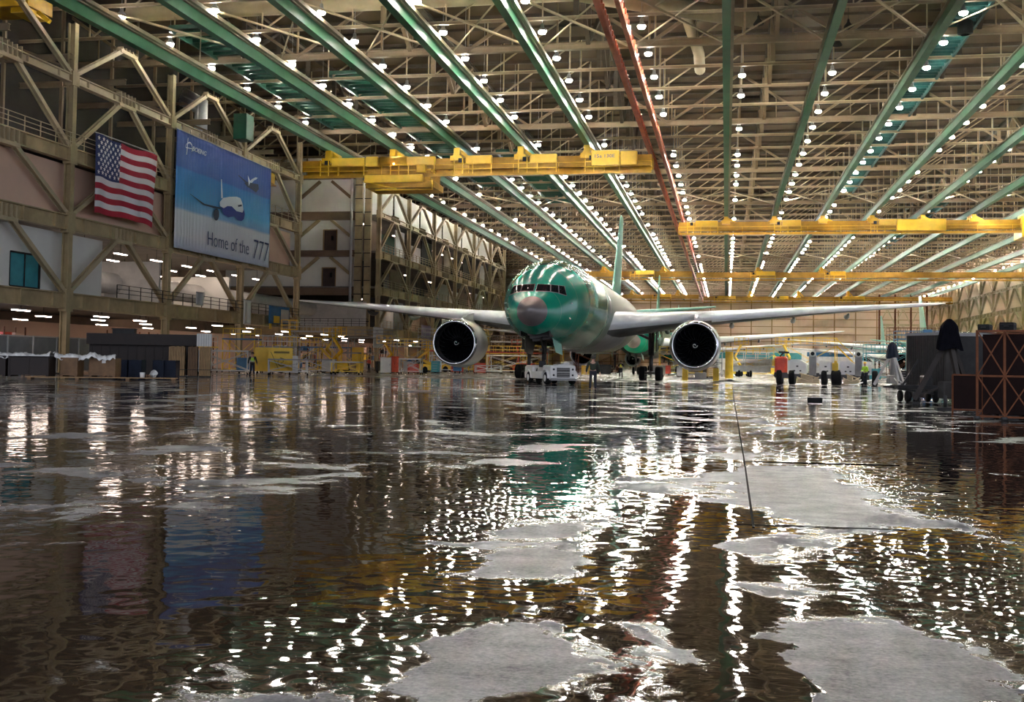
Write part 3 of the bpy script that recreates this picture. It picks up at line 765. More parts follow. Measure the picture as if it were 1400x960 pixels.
# ------------------------------------------------------------------ overhead cranes
def crane(y, x0, x1, z, name_label, brackets, platforms, girder_w=2.6, rail=True, cabs=(), shade='crane_shade', bright='crane_yellow'):
    t = thing('overhead_crane', name_label, 'crane', (0, y, 0))
    w = MB()
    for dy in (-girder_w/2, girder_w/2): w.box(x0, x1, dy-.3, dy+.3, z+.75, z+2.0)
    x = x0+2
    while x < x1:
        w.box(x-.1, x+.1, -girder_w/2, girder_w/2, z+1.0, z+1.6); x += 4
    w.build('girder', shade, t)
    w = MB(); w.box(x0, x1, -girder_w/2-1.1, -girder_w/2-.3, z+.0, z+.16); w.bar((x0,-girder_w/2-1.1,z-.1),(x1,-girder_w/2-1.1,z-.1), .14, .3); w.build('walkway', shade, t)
    if rail:
        w = MB(); yy = -girder_w/2-1.1; w.bar((x0,yy,z+1.1),(x1,yy,z+1.1), .08); w.bar((x0,yy,z+.6),(x1,yy,z+.6), .05)
        n = int((x1-x0)/5.)
        for i in range(n+1): xx = x0+(x1-x0)*i/n; w.bar((xx,yy,z),(xx,yy,z+1.12), .07)
        w.build('handrail', 'crane_yellow', t)
    for bx in brackets:
        w = MB(); w.box(bx-.35, bx+.35, -girder_w/2-.6, girder_w/2+.6, z+1.9, 26.42); w.bar((bx,-1,26.3),(bx+1.6,-1,z+1.9), .35); w.bar((bx,-1,26.3),(bx-.9,-1,z+1.9), .3)
        w.box(bx-.7, bx+.7, -girder_w/2-.9, girder_w/2+.9, z+1.6, z+2.2); w.build('end_truck', bright, t)
    for a, b in platforms:
        w = MB(); yy = -girder_w/2-1.15
        w.bev(a+1.3, b, yy+.1, yy+.7, z+1.25, z+2.15, .06)
        pb_ = w.build('drive_box', 'crane_yellow', t)
        w = MB()
        for xx in (a, a+1.0, a+2.2, b): w.bar((xx,yy-.1,z),(xx,yy-.1,z+1.25 if xx > a+1 else z+1.9), .12)
        for h in (.5,1.15): w.bar((a,yy-.1,z+h),(b,yy-.1,z+h), .1)
        w.build('cage_rail', 'crane_yellow', t)
        w = MB(); w.box(a+.45, a+1.1, yy+.05, yy+.15, z+1.35, z+1.85); w.build('vent', 'dark', t)
    return t
c1 = crane(127., -50.6, -8.4, 23.25, 'long yellow overhead crane spanning from the left wall to the red rails', (-46.9,-38.9,-31.1,-23.5,-15.8), ((-47.6,-42.2),(-38.9,-33.6),(-31.2,-26.8),(-23.6,-19.2),(-15.9,-12.)))
w = MB(); w.bev(-11.9,-10.0,-2.6,-1.9,23.9,25.5,.08); w.bev(-15.2,-12.0,-2.75,-1.9,23.9,25.6,.08); w.build('control_cabinet', 'crane_yellow', c1)
o = lettering('15a 130E', 'crane_lettering', 'print_dark', (-14.9,-2.77,24.75), .55, parent=c1, dirv=(1,0,0), up=(0,0,1)); fit(o, 2.4, 0)
tr = thing('crane_trolley', 'bulky yellow hoist trolley slung under the left part of the near crane', 'hoist', (-38, 127, 0))
w = MB(); w.bev(-4.0,4.3,-2.4,2.4,21.75,22.6,.15); w.build('lower_frame', 'crane_shade', tr)
w = MB(); w.bev(-4.0,3.1,-2.9,-2.3,22.3,23.2,.06); w.build('front_panel', 'crane_yellow', tr)
w = MB(); w.box(-3.8,3.9,-2.2,2.2,22.6,24.0); w.build('housing', 'crane_shade', tr)
w = MB(); w.lathe([(.01,-1.6),(.6,-1.6),(.6,1.6),(.01,1.6)], 14, (-.6,-2.2,24.9), 'x'); w.build('hoist_drum', 'crane_shade', tr)
w = MB(); w.bev(-3.9,-2.4,-2.9,-1.8,24.2,25.4,.08); w.bev(2.3,3.4,-2.9,-1.8,23.4,24.4,.08); w.build('motor', 'crane_yellow', tr)
w = MB(); w.lathe([(.01,-.12),(.13,-.05),(.13,.1),(.01,.14)], 10, (-.4,-2.95,24.45)); w.build('signal_lamp', 'amber', tr)
w = MB(); w.bar((-4.1,-2.95,22.5),(0,-2.95,21.5), .12); w.bar((-2.6,-2.95,21.4),(4.4,-2.95,21.4), .1); w.bar((4.3,-2.95,21.4),(4.3,-2.95,22.6), .1); w.build('under_rail', 'crane_yellow', tr)
c2 = crane(190., -8.0, 71, 23.55, 'second yellow overhead crane, right of the red rails', (-.15,7.7,15.5,23.3,31.2,39.,46.8), ((-6.5,-1.5),(7.7,12),(23.,28)))
w = MB(); w.bev(27.,34.6,-2.9,-1.9,23.75,25.6,.1); w.build('control_cabinet', 'crane_yellow', c2)
w = MB(); w.bev(46.,52,-2.9,2.6,22.6,25.6,.15); w.build('hoist', 'crane_yellow', c2)
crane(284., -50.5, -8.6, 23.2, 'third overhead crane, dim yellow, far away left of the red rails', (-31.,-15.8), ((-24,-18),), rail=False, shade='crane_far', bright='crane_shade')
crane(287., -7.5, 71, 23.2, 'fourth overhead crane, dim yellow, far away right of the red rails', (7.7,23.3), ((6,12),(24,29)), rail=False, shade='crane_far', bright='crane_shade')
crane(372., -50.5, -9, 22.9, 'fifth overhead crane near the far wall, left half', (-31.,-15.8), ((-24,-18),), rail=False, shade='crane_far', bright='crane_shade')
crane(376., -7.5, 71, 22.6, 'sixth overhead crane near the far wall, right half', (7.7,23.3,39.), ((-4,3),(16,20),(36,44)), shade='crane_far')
t = thing('overhead_crane', 'bright yellow crane end poking out over the wall girder at the top left corner', 'crane', (-52.6, 73.5, 25.0))
w = MB(); w.box(-2.,2.2,-1.5,1.5,2.,3.); w.build('girder', 'crane_shade', t); w = MB(); w.box(.6,2.0,-1.2,1.2,1.6,2.9); w.bar((2,0,2),(3.0,0,1.2), .3); w.build('end_truck', 'crane_yellow', t)
t = thing('overhead_crane', 'yellow sloping crane beam glimpsed between banner and third wall column', 'crane', (-53, 118, 0))
w = MB(); w.box(-3.5,-2.7,-4,12,23.3,24.9); w.build('girder', 'crane_yellow', t); w = MB(); w.bar((-3,-4,23.1),(-3,12,23.1), 1., .15); w.build('walkway', 'crane_shade', t)
# ------------------------------------------------------------------ the airliner
FS = [(0.,4.78,4.56,.10),(.12,4.98,4.32,.33),(.35,5.18,4.08,.56),(.7,5.42,3.84,.82),(.95,5.58,3.68,.98),(1.35,5.78,3.46,1.24),(1.7,5.92,3.3,1.44),(2.1,6.2,3.16,1.64),(2.5,6.56,3.04,1.82),(3.2,7.08,2.9,2.09),(4.2,7.6,2.76,2.41),(5.5,8.05,2.64,2.71),(7.,8.38,2.56,2.91),(9.,8.61,2.51,3.04),(11.,8.69,2.5,3.08),(13.,8.7,2.5,3.1),(30.,8.7,2.5,3.1),(44.,8.7,2.55,3.1),(48.,8.7,2.85,3.04),(52.,8.66,3.5,2.8),(56.,8.55,4.5,2.3),(59.5,8.35,5.5,1.65),(62.,8.05,6.3,.95),(63.6,7.6,6.8,.35),(63.8,7.3,7.1,.12)]
def fsec(s):
    for a, b in zip(FS[:-1], FS[1:]):
        if s <= b[0]:
            t = (s-a[0])/(b[0]-a[0]); return [a[i]+(b[i]-a[i])*t for i in (1,2,3)]
    return list(FS[-1][1:])
def fsurf(s, ph, off=0):                              # ph from top, positive to +x
    zt, zb, hw = fsec(s); zc = (zt+zb)/2+ (zt-zb)*0; hh = (zt-zb)/2
    c = math.cos(ph); sn = math.sin(ph)
    return (( hw+off)*sn, s, zc+(hh+off)*c)
def front_point(x, z, off=0):                         # point of the nose skin seen straight ahead at (x, z)
    lo, hi = .3, 12.
    for _ in range(30):
        s = (lo+hi)/2; zt, zb, hw = fsec(s); zc = (zt+zb)/2; hh = (zt-zb)/2
        if (x/hw)**2+((z-zc)/hh)**2 > 1: lo = s
        else: hi = s
    zt, zb, hw = fsec(hi); zc = (zt+zb)/2; hh = (zt-zb)/2
    n = Vector((x/hw**2, -.55/hw, (z-zc)/hh**2)).normalized()
    return (x+n.x*off, hi+n.y*off, z+n.z*off)
def plane_paint():
    m = bpy.data.materials.new('fuselage_primer_fading_to_cream'); m.use_nodes = True; nt = m.node_tree; N = nt.nodes; L = nt.links; b = N['Principled BSDF']
    tc = N.new('ShaderNodeTexCoord'); s = N.new('ShaderNodeSeparateXYZ'); L.new(tc.outputs['Object'], s.inputs[0])
    n = N.new('ShaderNodeTexNoise'); n.inputs['Scale'].default_value = .45; n.inputs['Detail'].default_value = 4; L.new(tc.outputs['Object'], n.inputs['Vector'])
    a = N.new('ShaderNodeMath'); a.operation = 'MULTIPLY_ADD'; a.inputs[1].default_value = 5.; L.new(n.outputs['Fac'], a.inputs[0]); L.new(s.outputs['Y'], a.inputs[2])
    # the overspray reaches further forward on the crown
    a2 = N.new('ShaderNodeMath'); a2.operation = 'MULTIPLY_ADD'; a2.inputs[1].default_value = .0; L.new(s.outputs['Z'], a2.inputs[0]); L.new(a.outputs[0], a2.inputs[2])
    r = N.new('ShaderNodeMapRange'); r.interpolation_type = 'SMOOTHSTEP'; r.inputs['From Min'].default_value = 13.; r.inputs['From Max'].default_value = 28.; L.new(a2.outputs[0], r.inputs['Value'])
    mx = N.new('ShaderNodeMix'); mx.data_type = 'RGBA'; L.new(r.outputs['Result'], mx.inputs[0]); mx.inputs[6].default_value = (.006,.27,.165,1); mx.inputs[7].default_value = (.30,.31,.22,1)
    # panel seams: thin lines round the barrel
    w = N.new('ShaderNodeMath'); w.operation = 'PINGPONG'; w.inputs[1].default_value = 1.1; L.new(s.outputs['Y'], w.inputs[0])
    l = N.new('ShaderNodeMath'); l.operation = 'LESS_THAN'; l.inputs[1].default_value = .02; L.new(w.outputs[0], l.inputs[0])
    mu = N.new('ShaderNodeMath'); mu.operation = 'MULTIPLY'; mu.inputs[1].default_value = .3; L.new(l.outputs[0], mu.inputs[0])
    mx2 = N.new('ShaderNodeMix'); mx2.data_type = 'RGBA'; L.new(mu.outputs[0], mx2.inputs[0]); L.new(mx.outputs[2], mx2.inputs[6]); mx2.inputs[7].default_value = (.25,.5,.38,1)
    L.new(mx2.outputs[2], b.inputs['Base Color']); rr = N.new('ShaderNodeMath'); rr.operation = 'MULTIPLY_ADD'; rr.inputs[1].default_value = .22; rr.inputs[2].default_value = .17; L.new(r.outputs['Result'], rr.inputs[0]); L.new(rr.outputs[0], b.inputs['Roughness'])
    nn = N.new('ShaderNodeTexNoise'); nn.inputs['Scale'].default_value = 1.6; L.new(tc.outputs['Object'], nn.inputs['Vector'])
    bp = N.new('ShaderNodeBump'); bp.inputs['Strength'].default_value = .2; bp.inputs['Distance'].default_value = .03; L.new(nn.outputs['Fac'], bp.inputs['Height']); L.new(bp.outputs['Normal'], b.inputs['Normal'])
    return m
def wing_mesh(secs, m=('wingskin','underwing'), flip=1):
    # secs: (l, sLE, chord, z, thick, twist)
    w = MB(); prof = [(0,0),(.006,.35),(.025,.72),(.07,1.),(.16,1.25),(.32,1.35),(.52,1.15),(.75,.6),(1,.03),(.75,-.35),(.52,-.75),(.32,-1.05),(.16,-1.0),(.07,-.8),(.025,-.5),(.006,-.25)]
    n = len(prof); vs = []
    for l, s, c, z, t, tw in secs:
        t = t*1.3
        for u, h in prof: vs.append((flip*l, s+u*c, z+h*t/2.4-(u-.25)*c*tw))
    w.smooth = True
    for i in range(len(secs)-1):
        for k in range(n):
            k2 = (k+1) % n; w.m = 0 if (k < 8 or k >= 13) else 1
            q = [vs[i*n+k], vs[i*n+k2], vs[(i+1)*n+k2], vs[(i+1)*n+k]]
    # share vertices for smooth shading
    fs = []; mi = []
    for i in range(len(secs)-1):
        for k in range(n):
            k2 = (k+1) % n; f = (i*n+k, i*n+k2, (i+1)*n+k2, (i+1)*n+k)
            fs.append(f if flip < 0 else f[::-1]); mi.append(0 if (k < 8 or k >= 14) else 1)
    fs.append(tuple((len(secs)-1)*n+k for k in range(n))); mi.append(0); fs.append(tuple(range(n-1,-1,-1))); mi.append(0)
    w.v = vs; w.f = fs; w.mi = mi; w.sm = [True]*(len(fs)-2)+[False]*2
    return w
WS = [(2.4,20.6,14.,4.5,1.75,.01),(3.6,21.4,13.,4.62,1.6,.015),(6.5,23.5,11.2,4.95,1.25,.012),(9.6,25.8,9.2,5.3,1.0,.01),(14.,29.,7.3,5.78,.78,.0),(20.,33.4,5.5,6.42,.55,-.01),(26.,37.8,3.9,7.0,.38,-.02),(30.,40.8,2.7,7.38,.26,-.02),(31.8,42.2,1.9,7.56,.18,-.02),(32.4,43.0,1.0,7.62,.10,-.02)]
def airliner(loc, label, group, lod=0):
    A = thing('airliner', label, 'airplane', loc, 0, group)
    PP = plane_paint()
    # fuselage skin
    ss = [s for s in [x*.1 for x in range(0, 50, 2)]+[5+x*.5 for x in range(0, 26)]+[18+x*2 for x in range(0, 22)]+[62.6,63.2,63.7,63.8]]
    ss = sorted(set(round(s, 3) for s in ss if s >= .95)|{.95})
    w = MB(); nn = 64 if not lod else 32
    vs = [fsurf(s, 2*PI*k/nn) for s in ss for k in range(nn)]
    fs = [(i*nn+k, i*nn+(k+1) % nn, (i+1)*nn+(k+1) % nn, (i+1)*nn+k) for i in range(len(ss)-1) for k in range(nn)]
    gone = set()
    if not lod:                                       # the open nose gear bay
        for fi, f in enumerate(fs):
            c = [sum(vs[q][j] for q in f)/4 for j in range(3)]
            if 2.0 < c[1] < 7.7 and abs(c[0]) < .92 and c[2] < 3.7: gone.add(fi)
        fs = [f for i, f in enumerate(fs) if i not in gone]
    fs.append(tuple((len(ss)-1)*nn+k for k in range(nn)))
    w.smooth = True; w.add(vs, fs); fu = w.build('fuselage', PP, A)
    w = MB(); rs = [0,.03,.07,.12,.2,.35,.5,.7,.95]
    vs = [fsurf(s, 2*PI*k/32, .0) for s in rs for k in range(32)]
    w.smooth = True; w.add(vs, [(i*32+k, i*32+(k+1) % 32, (i+1)*32+(k+1) % 32, (i+1)*32+k) for i in range(len(rs)-1) for k in range(32)]+[tuple(range(31,-1,-1))])
    w.build('radome', 'radome', A)
    # belly fairing
    w = MB(); w.smooth = True
    def bf(u, v):
        s = 18+20*u; a = -PI/2+PI*v; e = max(0, math.sin(PI*u))**.45
        return ((3.45*e+.1)*math.sin(a), s, 4.0-(1.95*e+.05)*math.cos(a)*1.0+.3)
    w.grid(bf, 24, 24); w.build('belly_fairing', 'lgrey', A)
    # cockpit windows
    fr = None
    for sg in (-1, 1):
        panes = [[(.09,5.95),(.09,6.42),(.86,6.40),(.94,5.95)], [(.99,5.94),(.93,6.40),(1.32,6.38),(1.42,5.88)], [(1.47,5.86),(1.37,6.38),(1.66,6.36),(1.86,5.76)]]
        for q, pn_ in enumerate(panes):
            for nm, off, gr, mt in (('window_frame', .015, .028, 'grey'), ('cockpit_window', .035, 0., 'glassdark')):
                w = MB(); cs = sum(p[0] for p in pn_)/4; cp = sum(p[1] for p in pn_)/4
                pts = [(p[0]+(gr if p[0] > cs else -gr), p[1]+(gr if p[1] > cp else -gr)) for p in pn_]
                def gp(u, v, pts=pts, off=off):
                    a = [pts[0][i]*(1-u)+pts[3][i]*u for i in (0,1)]; b_ = [pts[1][i]*(1-u)+pts[2][i]*u for i in (0,1)]
                    return front_point(sg*(a[0]*(1-v)+b_[0]*v), a[1]*(1-v)+b_[1]*v, off)
                w.grid(gp, 8, 8)
                if nm == 'window_frame': fr = w.build(nm, mt, A)
                else: w.build('pane', mt, fr)
    # doors and joints on the barrel
    for sg in (-1, 1):
        for s0, s1 in ((9.4,10.5),(18.6,19.7)):
            w = MB(); w.grid(lambda u, v: fsurf(s0+(s1-s0)*u, sg*(1.02+.62*v), .02), 6, 10)
            d = w.build('cabin_door', 'mint' if s0 < 12 else 'lgrey', A)
            w = MB(); w.grid(lambda u, v: fsurf(s0+(s1-s0)*(.3+.4*u), sg*(1.2+.14*v), .035), 4, 4); w.build('door_window', 'glassdark', d)
    # wings
    for sg in (-1, 1):
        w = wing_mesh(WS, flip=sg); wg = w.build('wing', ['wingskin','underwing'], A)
        w = MB()                                      # bright leading edge slats
        def sl(u, v):
            l = 10.8+(31.6-10.8)*u
            for a, b in zip(WS[:-1], WS[1:]):
                if l <= b[0]: t = (l-a[0])/(b[0]-a[0]); q = [a[i]+(b[i]-a[i])*t for i in range(6)]; break
            an = -1.2+2.7*v; return (sg*l, q[1]-.03+.07*q[2]*(1-math.cos(an)), q[3]+math.sin(an)*(q[4]*.42+.02)+.0)
        w.grid(sl, 30, 8); w.build('slat', 'silver', wg)
        for l in (6.8, 12.5, 18., 23.):
            for a, b in zip(WS[:-1], WS[1:]):
                if a[0] <= l <= b[0]: t = (l-a[0])/(b[0]-a[0]); q = [a[i]+(b[i]-a[i])*t for i in range(6)]
            w = MB(); te = q[1]+q[2]; ln = 4.6-l*.08
            w.tube([(sg*l, te-ln+ln*1.35*i/8, q[3]-.35-.25*math.sin(PI*i/8)) for i in range(9)], [.04,.14,.2,.23,.23,.2,.16,.1,.03], 10); w.build('flap_track_fairing', 'underwing', wg)
        # tailplane
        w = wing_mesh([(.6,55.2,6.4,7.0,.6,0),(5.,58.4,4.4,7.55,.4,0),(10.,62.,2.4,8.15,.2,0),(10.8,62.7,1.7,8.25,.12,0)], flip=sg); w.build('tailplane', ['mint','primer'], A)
        # engine
        ex = sg*9.6; ez = 2.95; es = 19.4
        E_ = bpy.data.objects.new('engine', None); col.objects.link(E_); E_.parent = A; E_.location = (ex, es, ez)
        n = 48 if not lod else 24
        w = MB(); w.lathe([(1.86,.28),(1.93,.6),(1.99,1.2),(2.02,2.),(2.0,3.),(1.90,4.2),(1.70,5.3),(1.62,5.6),(1.56,5.55),(1.45,5.0)], n, axis='y'); w.build('cowl', 'cowl', E_)
        w = MB(); w.lathe([(1.60,.45),(1.61,.2),(1.65,.06),(1.70,.0),(1.76,.03),(1.82,.13),(1.86,.28)], n, axis='y'); w.build('inlet_lip', 'lip', E_)
        w = MB(); w.lathe([(1.60,.45),(1.56,.9),(1.60,1.35),(1.62,1.7),(.02,1.72)], n, axis='y'); w.build('inlet_liner', 'liner', E_)
        w = MB(); w.lathe([(1.15,4.6),(1.1,5.6),(.85,6.6),(.78,6.6),(.5,6.5),(.3,7.0),(.02,7.6)], 24, axis='y'); w.build('core_nozzle', 'aubergine', E_)
        w = MB(); w.lathe([(.01,.62),(.12,.68),(.3,.9),(.42,1.15),(.46,1.35)], 24, axis='y'); sp = w.build('spinner', 'blade', E_)
        w = MB(); vs = []
        for i in range(22):
            a = i*.3; r = .05+.16*i/21
            for rr in (r-.028, r+.028):
                yy = .62+rr*1.1-.06; vs.append((rr*math.cos(a), yy-.03, rr*math.sin(a)))
        w.add(vs, [(2*i,2*i+1,2*i+3,2*i+2) for i in range(21)]); w.build('spiral_mark', 'white', sp)
        w = MB()
        for k in range(22):
            a0 = 2*PI*k/22; pts = []
            for j in range(6):
                r = .44+1.13*j/5; sw = .22*math.sin(j/5*PI*.9)-.1*(j/5); ch = .30+.16*math.sin(j/5*PI*.7); pi_ = .35+.75*j/5
                for e in (-.5, .5):
                    a = a0+sw+e*ch*math.sin(pi_)/r*.95; pts.append((r*math.cos(a), 1.28+e*ch*math.cos(pi_), r*math.sin(a)))
            w.add(pts, [(2*j,2*j+1,2*j+3,2*j+2) for j in range(5)])
        w.sm = [True]*len(w.f)
        w.build('fan_blades', 'blade', E_)
        w = MB(); vs = [(sg*0+x, y, z) for y, z, ww in ((2.0,1.9,.2),(4.2,2.45,.35),(7.,2.75,.35),(10.5,2.1,.2),(6.,1.3,.3),(4.2,1.2,.3)) for x in (-ww/2*.8, ww/2*.8)]
        w.add(vs, [(0,2,4,6,8,10),(11,9,7,5,3,1)]+[((2*i) % 12,(2*i+1) % 12,(2*i+3) % 12,(2*i+2) % 12) for i in range(6)]); w.build('pylon', 'cowl', E_)
        # main gear
        G = bpy.data.objects.new('main_gear', None); col.objects.link(G); G.parent = A; G.location = (sg*5.5, 31.2, 0)
        w = MB(); w.tube([(0,0,.66),(0,0,2.4)], .17, 12); w.tube([(0,0,2.2),(0,.2,4.9)], .27, 12); w.tube([(0,.1,3.6),(-sg*2.2,.3,4.6)], .13, 8); w.bar((0,.2,1.2),(0,1.0,2.3), .12); w.bar((0,.1,3.2),(0,-2.4,4.7), .16)
        w.build('strut', 'aubergine', G)
        w = MB(); w.bar((0,-1.45,.66),(0,1.45,.66), .3, .32)
        for yy in (-1.45,0,1.45): w.tube([(-.7,yy,.66),(.7,yy,.66)], .1, 8)
        w.build('bogie_beam', 'aubergine', G)
        for yy in (-1.45,0,1.45):
            for xx in (-.7,.7):
                w = MB(); w.wheel((xx,yy,.63), .63, .5); w.build('wheel', 'black', G)
        w = MB(); w.box(sg*.45,sg*.52,-.9,1.0,2.6,4.6); w.build('gear_door', 'mint' if lod else 'dark', G)
    # fin
    w = MB(); prof = [(0,0),(.02,.4),(.1,.85),(.3,1.),(.65,.65),(1,.03)]; secs = [(8.2,48.8,11.4,.62),(8.75,50.5,9.8,.5),(12.,53.3,7.6,.42),(15.5,56.4,5.4,.3),(18.3,58.9,3.7,.2),(18.6,59.5,2.9,.1)]
    n = 10; vs = []
    pr = prof+[(u,-h) for u, h in prof[-2:0:-1]]
    for z, s, c, t in secs:
        for u, h in pr: vs.append((h*t/2, s+u*c, z))
    n = len(pr); fs = [(i*n+k, i*n+(k+1) % n, (i+1)*n+(k+1) % n, (i+1)*n+k) for i in range(len(secs)-1) for k in range(n)]+[tuple((len(secs)-1)*n+k for k in range(n))]
    w.smooth = True; w.add(vs, fs); w.build('tail_fin', 'mint', A)
    # nose gear
    G = bpy.data.objects.new('nose_gear', None); col.objects.link(G); G.parent = A; G.location = (0, 5.9, 0)
    w = MB(); w.tube([(0,0,.53),(0,0,1.7)], .1, 10); w.tube([(0,0,1.6),(0,.15,3.3)], .16, 10); w.tube([(0,.1,1.9),(0,-1.5,3.1)], .08, 8); w.bar((-.3,.1,2.3),(.3,.1,2.3), .14); w.tube([(-.45,0,.53),(.45,0,.53)], .07, 8); w.build('strut', 'aubergine', G)
    for xx in (-.33,.33):
        w = MB(); w.wheel((xx,0,.535), .535, .34); w.build('wheel', 'black', G)
    for sg in (-1, 1):
        w = MB(); w.add([(sg*.86,-2.3,3.2),(sg*.86,1.6,2.85),(sg*1.02,1.4,1.95),(sg*1.02,-1.6,2.1),(sg*.90,-2.3,3.2),(sg*.90,1.6,2.85),(sg*1.06,1.4,1.95),(sg*1.06,-1.6,2.1)],[(0,1,2,3),(7,6,5,4),(0,4,5,1),(1,5,6,2),(2,6,7,3),(3,7,4,0)]); w.build('gear_door', 'mint' if sg > 0 else 'dark', G)
    if not lod:
        w = MB(); w.box(-.95,.95,-3.8,1.8,3.85,3.9); w.box(-.98,-.92,-3.8,1.8,3.1,3.9); w.box(.92,.98,-3.8,1.8,3.1,3.9); w.box(-.95,.95,-3.86,-3.8,3.4,3.9); w.box(-.95,.95,1.75,1.82,2.85,3.8); w.build('gear_bay', 'dark', G)
        for s, z in ((-3.1,3.3),(-2.2,3.1),(-1.2,2.95),(-.3,2.95)):
            w = MB(); w.bar((-.6,s,z),(.6,s,z+.2), .12, .3); w.build('bay_bracket', 'aubergine', G)
    # small probes
    w = MB()
    for sg in (-1, 1):
        for z in (.9, 1.35): 
            p = fsurf(3.4, sg*(z+.55), .0); q = fsurf(3.2, sg*(z+.55), .16); w.bar(p, q, .05)
    w.build('probe', 'silver', fu)
    return A
air = airliner((-12.0, 67.7, 0), 'large green-nosed unpainted airliner parked in the middle of the hangar facing the viewer', None)
back = airliner((-12.6, 153., 0), 'second unpainted airliner parked behind the first, its right wing showing beyond the right engine', 'airliners farther back', 1)
for loc, lab in (((-13.3, 258., 0), 'third airliner in the left line, thin tail fin just right of the second one'), ((44.7, 213., 0), 'airliner on the far right whose pale tail fin rises behind the near right wing tip'), ((49.5, 316., 0), 'farthest airliner on the right, short pale tail fin left of the covered tripod jack')):
    c = copy_tree(back); c.location = loc; c['label'] = lab
# ------------------------------------------------------------------ people
def person(loc, rz, label, top, legs, head='hair', vest=None, h=1.76, arms='side', hat=None, stride=.0):
    T = thing('person', label, 'person', loc, rz); k = h/1.76
    def skin(name, V, Ed, m, sub=2):
        me = bpy.data.meshes.new(name); me.from_pydata([tuple(c*k for c in v[:3]) for v in V], Ed, []); me.materials.append(M[m])
        o = bpy.data.objects.new(name, me); col.objects.link(o); o.parent = T
        sk = o.modifiers.new('skin', 'SKIN'); sk.use_smooth_shade = True
        lay = me.skin_vertices[0].data if me.skin_vertices else None
        if lay is None:
            return o
        for i, v in enumerate(V): r = v[3]*k; lay[i].radius = (r, v[4]*k if len(v) > 4 else r)
        lay[0].use_root = True
        s = o.modifiers.new('sub', 'SUBSURF'); s.levels = 1; s.render_levels = sub
        return o
    def mk(name, V, Ed, m):
        me = bpy.data.meshes.new(name)
        bm = bmesh.new(); lay = bm.verts.layers.skin.verify(); bv = []
        for i, v in enumerate(V):
            q = bm.verts.new([c*k for c in v[:3]]); r = v[3]*k; q[lay].radius = (r, (v[4]*k if len(v) > 4 else r)); q[lay].use_root = (i == 0); bv.append(q)
        for a, b in Ed: bm.edges.new((bv[a], bv[b]))
        bm.to_mesh(me); bm.free(); me.materials.append(M[m])
        o = bpy.data.objects.new(name, me); col.objects.link(o); o.parent = T
        sk = o.modifiers.new('skin', 'SKIN'); sk.use_smooth_shade = True
        s = o.modifiers.new('sub', 'SUBSURF'); s.levels = 1; s.render_levels = 2
        return o
    # facing +y ; x right. arm targets
    A = {}
    for s in (-1, 1):
        if arms == 'side' or (arms == 'mixed' and s < 0): A[s] = [(s*.205,0,1.42),(s*.30,-.01,1.14),(s*.34,.08,.90)]
        elif arms == 'front' or arms == 'mixed': A[s] = [(s*.205,0,1.42),(s*.30,.0,1.16),(s*.16,.24,1.12)]
    st = stride
    L_ = {s: [(s*.095,0,.93),(s*.115,.02+s*st*.5,.50),(s*.135,-.02+s*st,.09)] for s in (-1,1)}
    V = [(0,0,.97,.135,.10),(0,.0,1.15,.125,.09),(0,-.01,1.36,.15,.10),(0,.0,1.50,.06),(0,.01,1.575,.058),(0,.02,1.66,.088,.10),(0,.01,1.72,.07,.085)]
    Ed = [(0,1),(1,2),(2,3),(3,4),(4,5),(5,6)]
    V.append((0,.115,1.645,.016)); Ed.append((5,7))                       # nose
    for s in (-1,1): V.append((s*.092,.01,1.65,.014)); Ed.append((5,len(V)-1))
    for s in (-1, 1):
        a, e, hnd = [Vector(q) for q in A[s]]
        i = len(V); V += [(*a,.062),(*e,.045),(*hnd,.030)]; Ed += [(2,i),(i,i+1),(i+1,i+2)]
        d = (hnd-e).normalized(); side = Vector((0,1,0)) if abs(d.y) < .7 else Vector((s,0,0)); pm = hnd+d*.07
        j = len(V); V.append((*pm,.034,.018)); Ed.append((i+2, j))
        curl = Vector((-s,0,0)) if abs(d.z) > .5 else Vector((0,0,-1))
        for q, (o_, ln) in enumerate(((.032,.068),(.011,.078),(-.011,.072),(-.031,.055))):
            b0 = pm+d*.025+side*o_; b1 = b0+d*ln*.5+curl*.006; b2 = b1+d*ln*.4+curl*.022
            n_ = len(V); V += [(*b0,.0095),(*b1,.0085),(*b2,.007)]; Ed += [(j,n_),(n_,n_+1),(n_+1,n_+2)]
        b0 = hnd+d*.03+side*.035; b1 = b0+side*.02+d*.03; b2 = b1+d*.025
        n_ = len(V); V += [(*b0,.011),(*b1,.010),(*b2,.008)]; Ed += [(j,n_),(n_,n_+1),(n_+1,n_+2)]
    for s in (-1, 1):
        a, b, c = L_[s]; i = len(V); V += [(*a,.085),(*b,.055),(*c,.038),(c[0],c[1]+.12,.035,.035,.02)]; Ed += [(0,i),(i,i+1),(i+1,i+2),(i+2,i+3)]
    mk('body', V, Ed, 'skin')
    V = [(0,0,.98,.165,.125),(0,0,1.15,.158,.12),(0,-.01,1.34,.18,.13),(0,0,1.47,.09,.08)]; Ed = [(0,1),(1,2),(2,3)]
    for s in (-1,1):
        a, e, hnd = [Vector(q) for q in A[s]]; i = len(V); V += [(*a,.085),(*e,.064),(*(e+(hnd-e)*.85),.048)]; Ed += [(2,i),(i,i+1),(i+1,i+2)]
    mk('jacket', V, Ed, top)
    if vest:
        V = [(0,0,1.02,.178,.138),(0,0,1.18,.175,.135),(0,-.01,1.32,.19,.143),(0,0,1.43,.12,.11)]; v_ = mk('vest', V, [(0,1),(1,2),(2,3)], vest)
        w = MB(); w.lathe([(.182*k,1.10*k),(.186*k,1.15*k)], 20); q = w.build('reflective_band', 'lgrey', v_); q.scale = (1,.78,1)
    V = [(0,0,.96,.16,.125)]; Ed = []
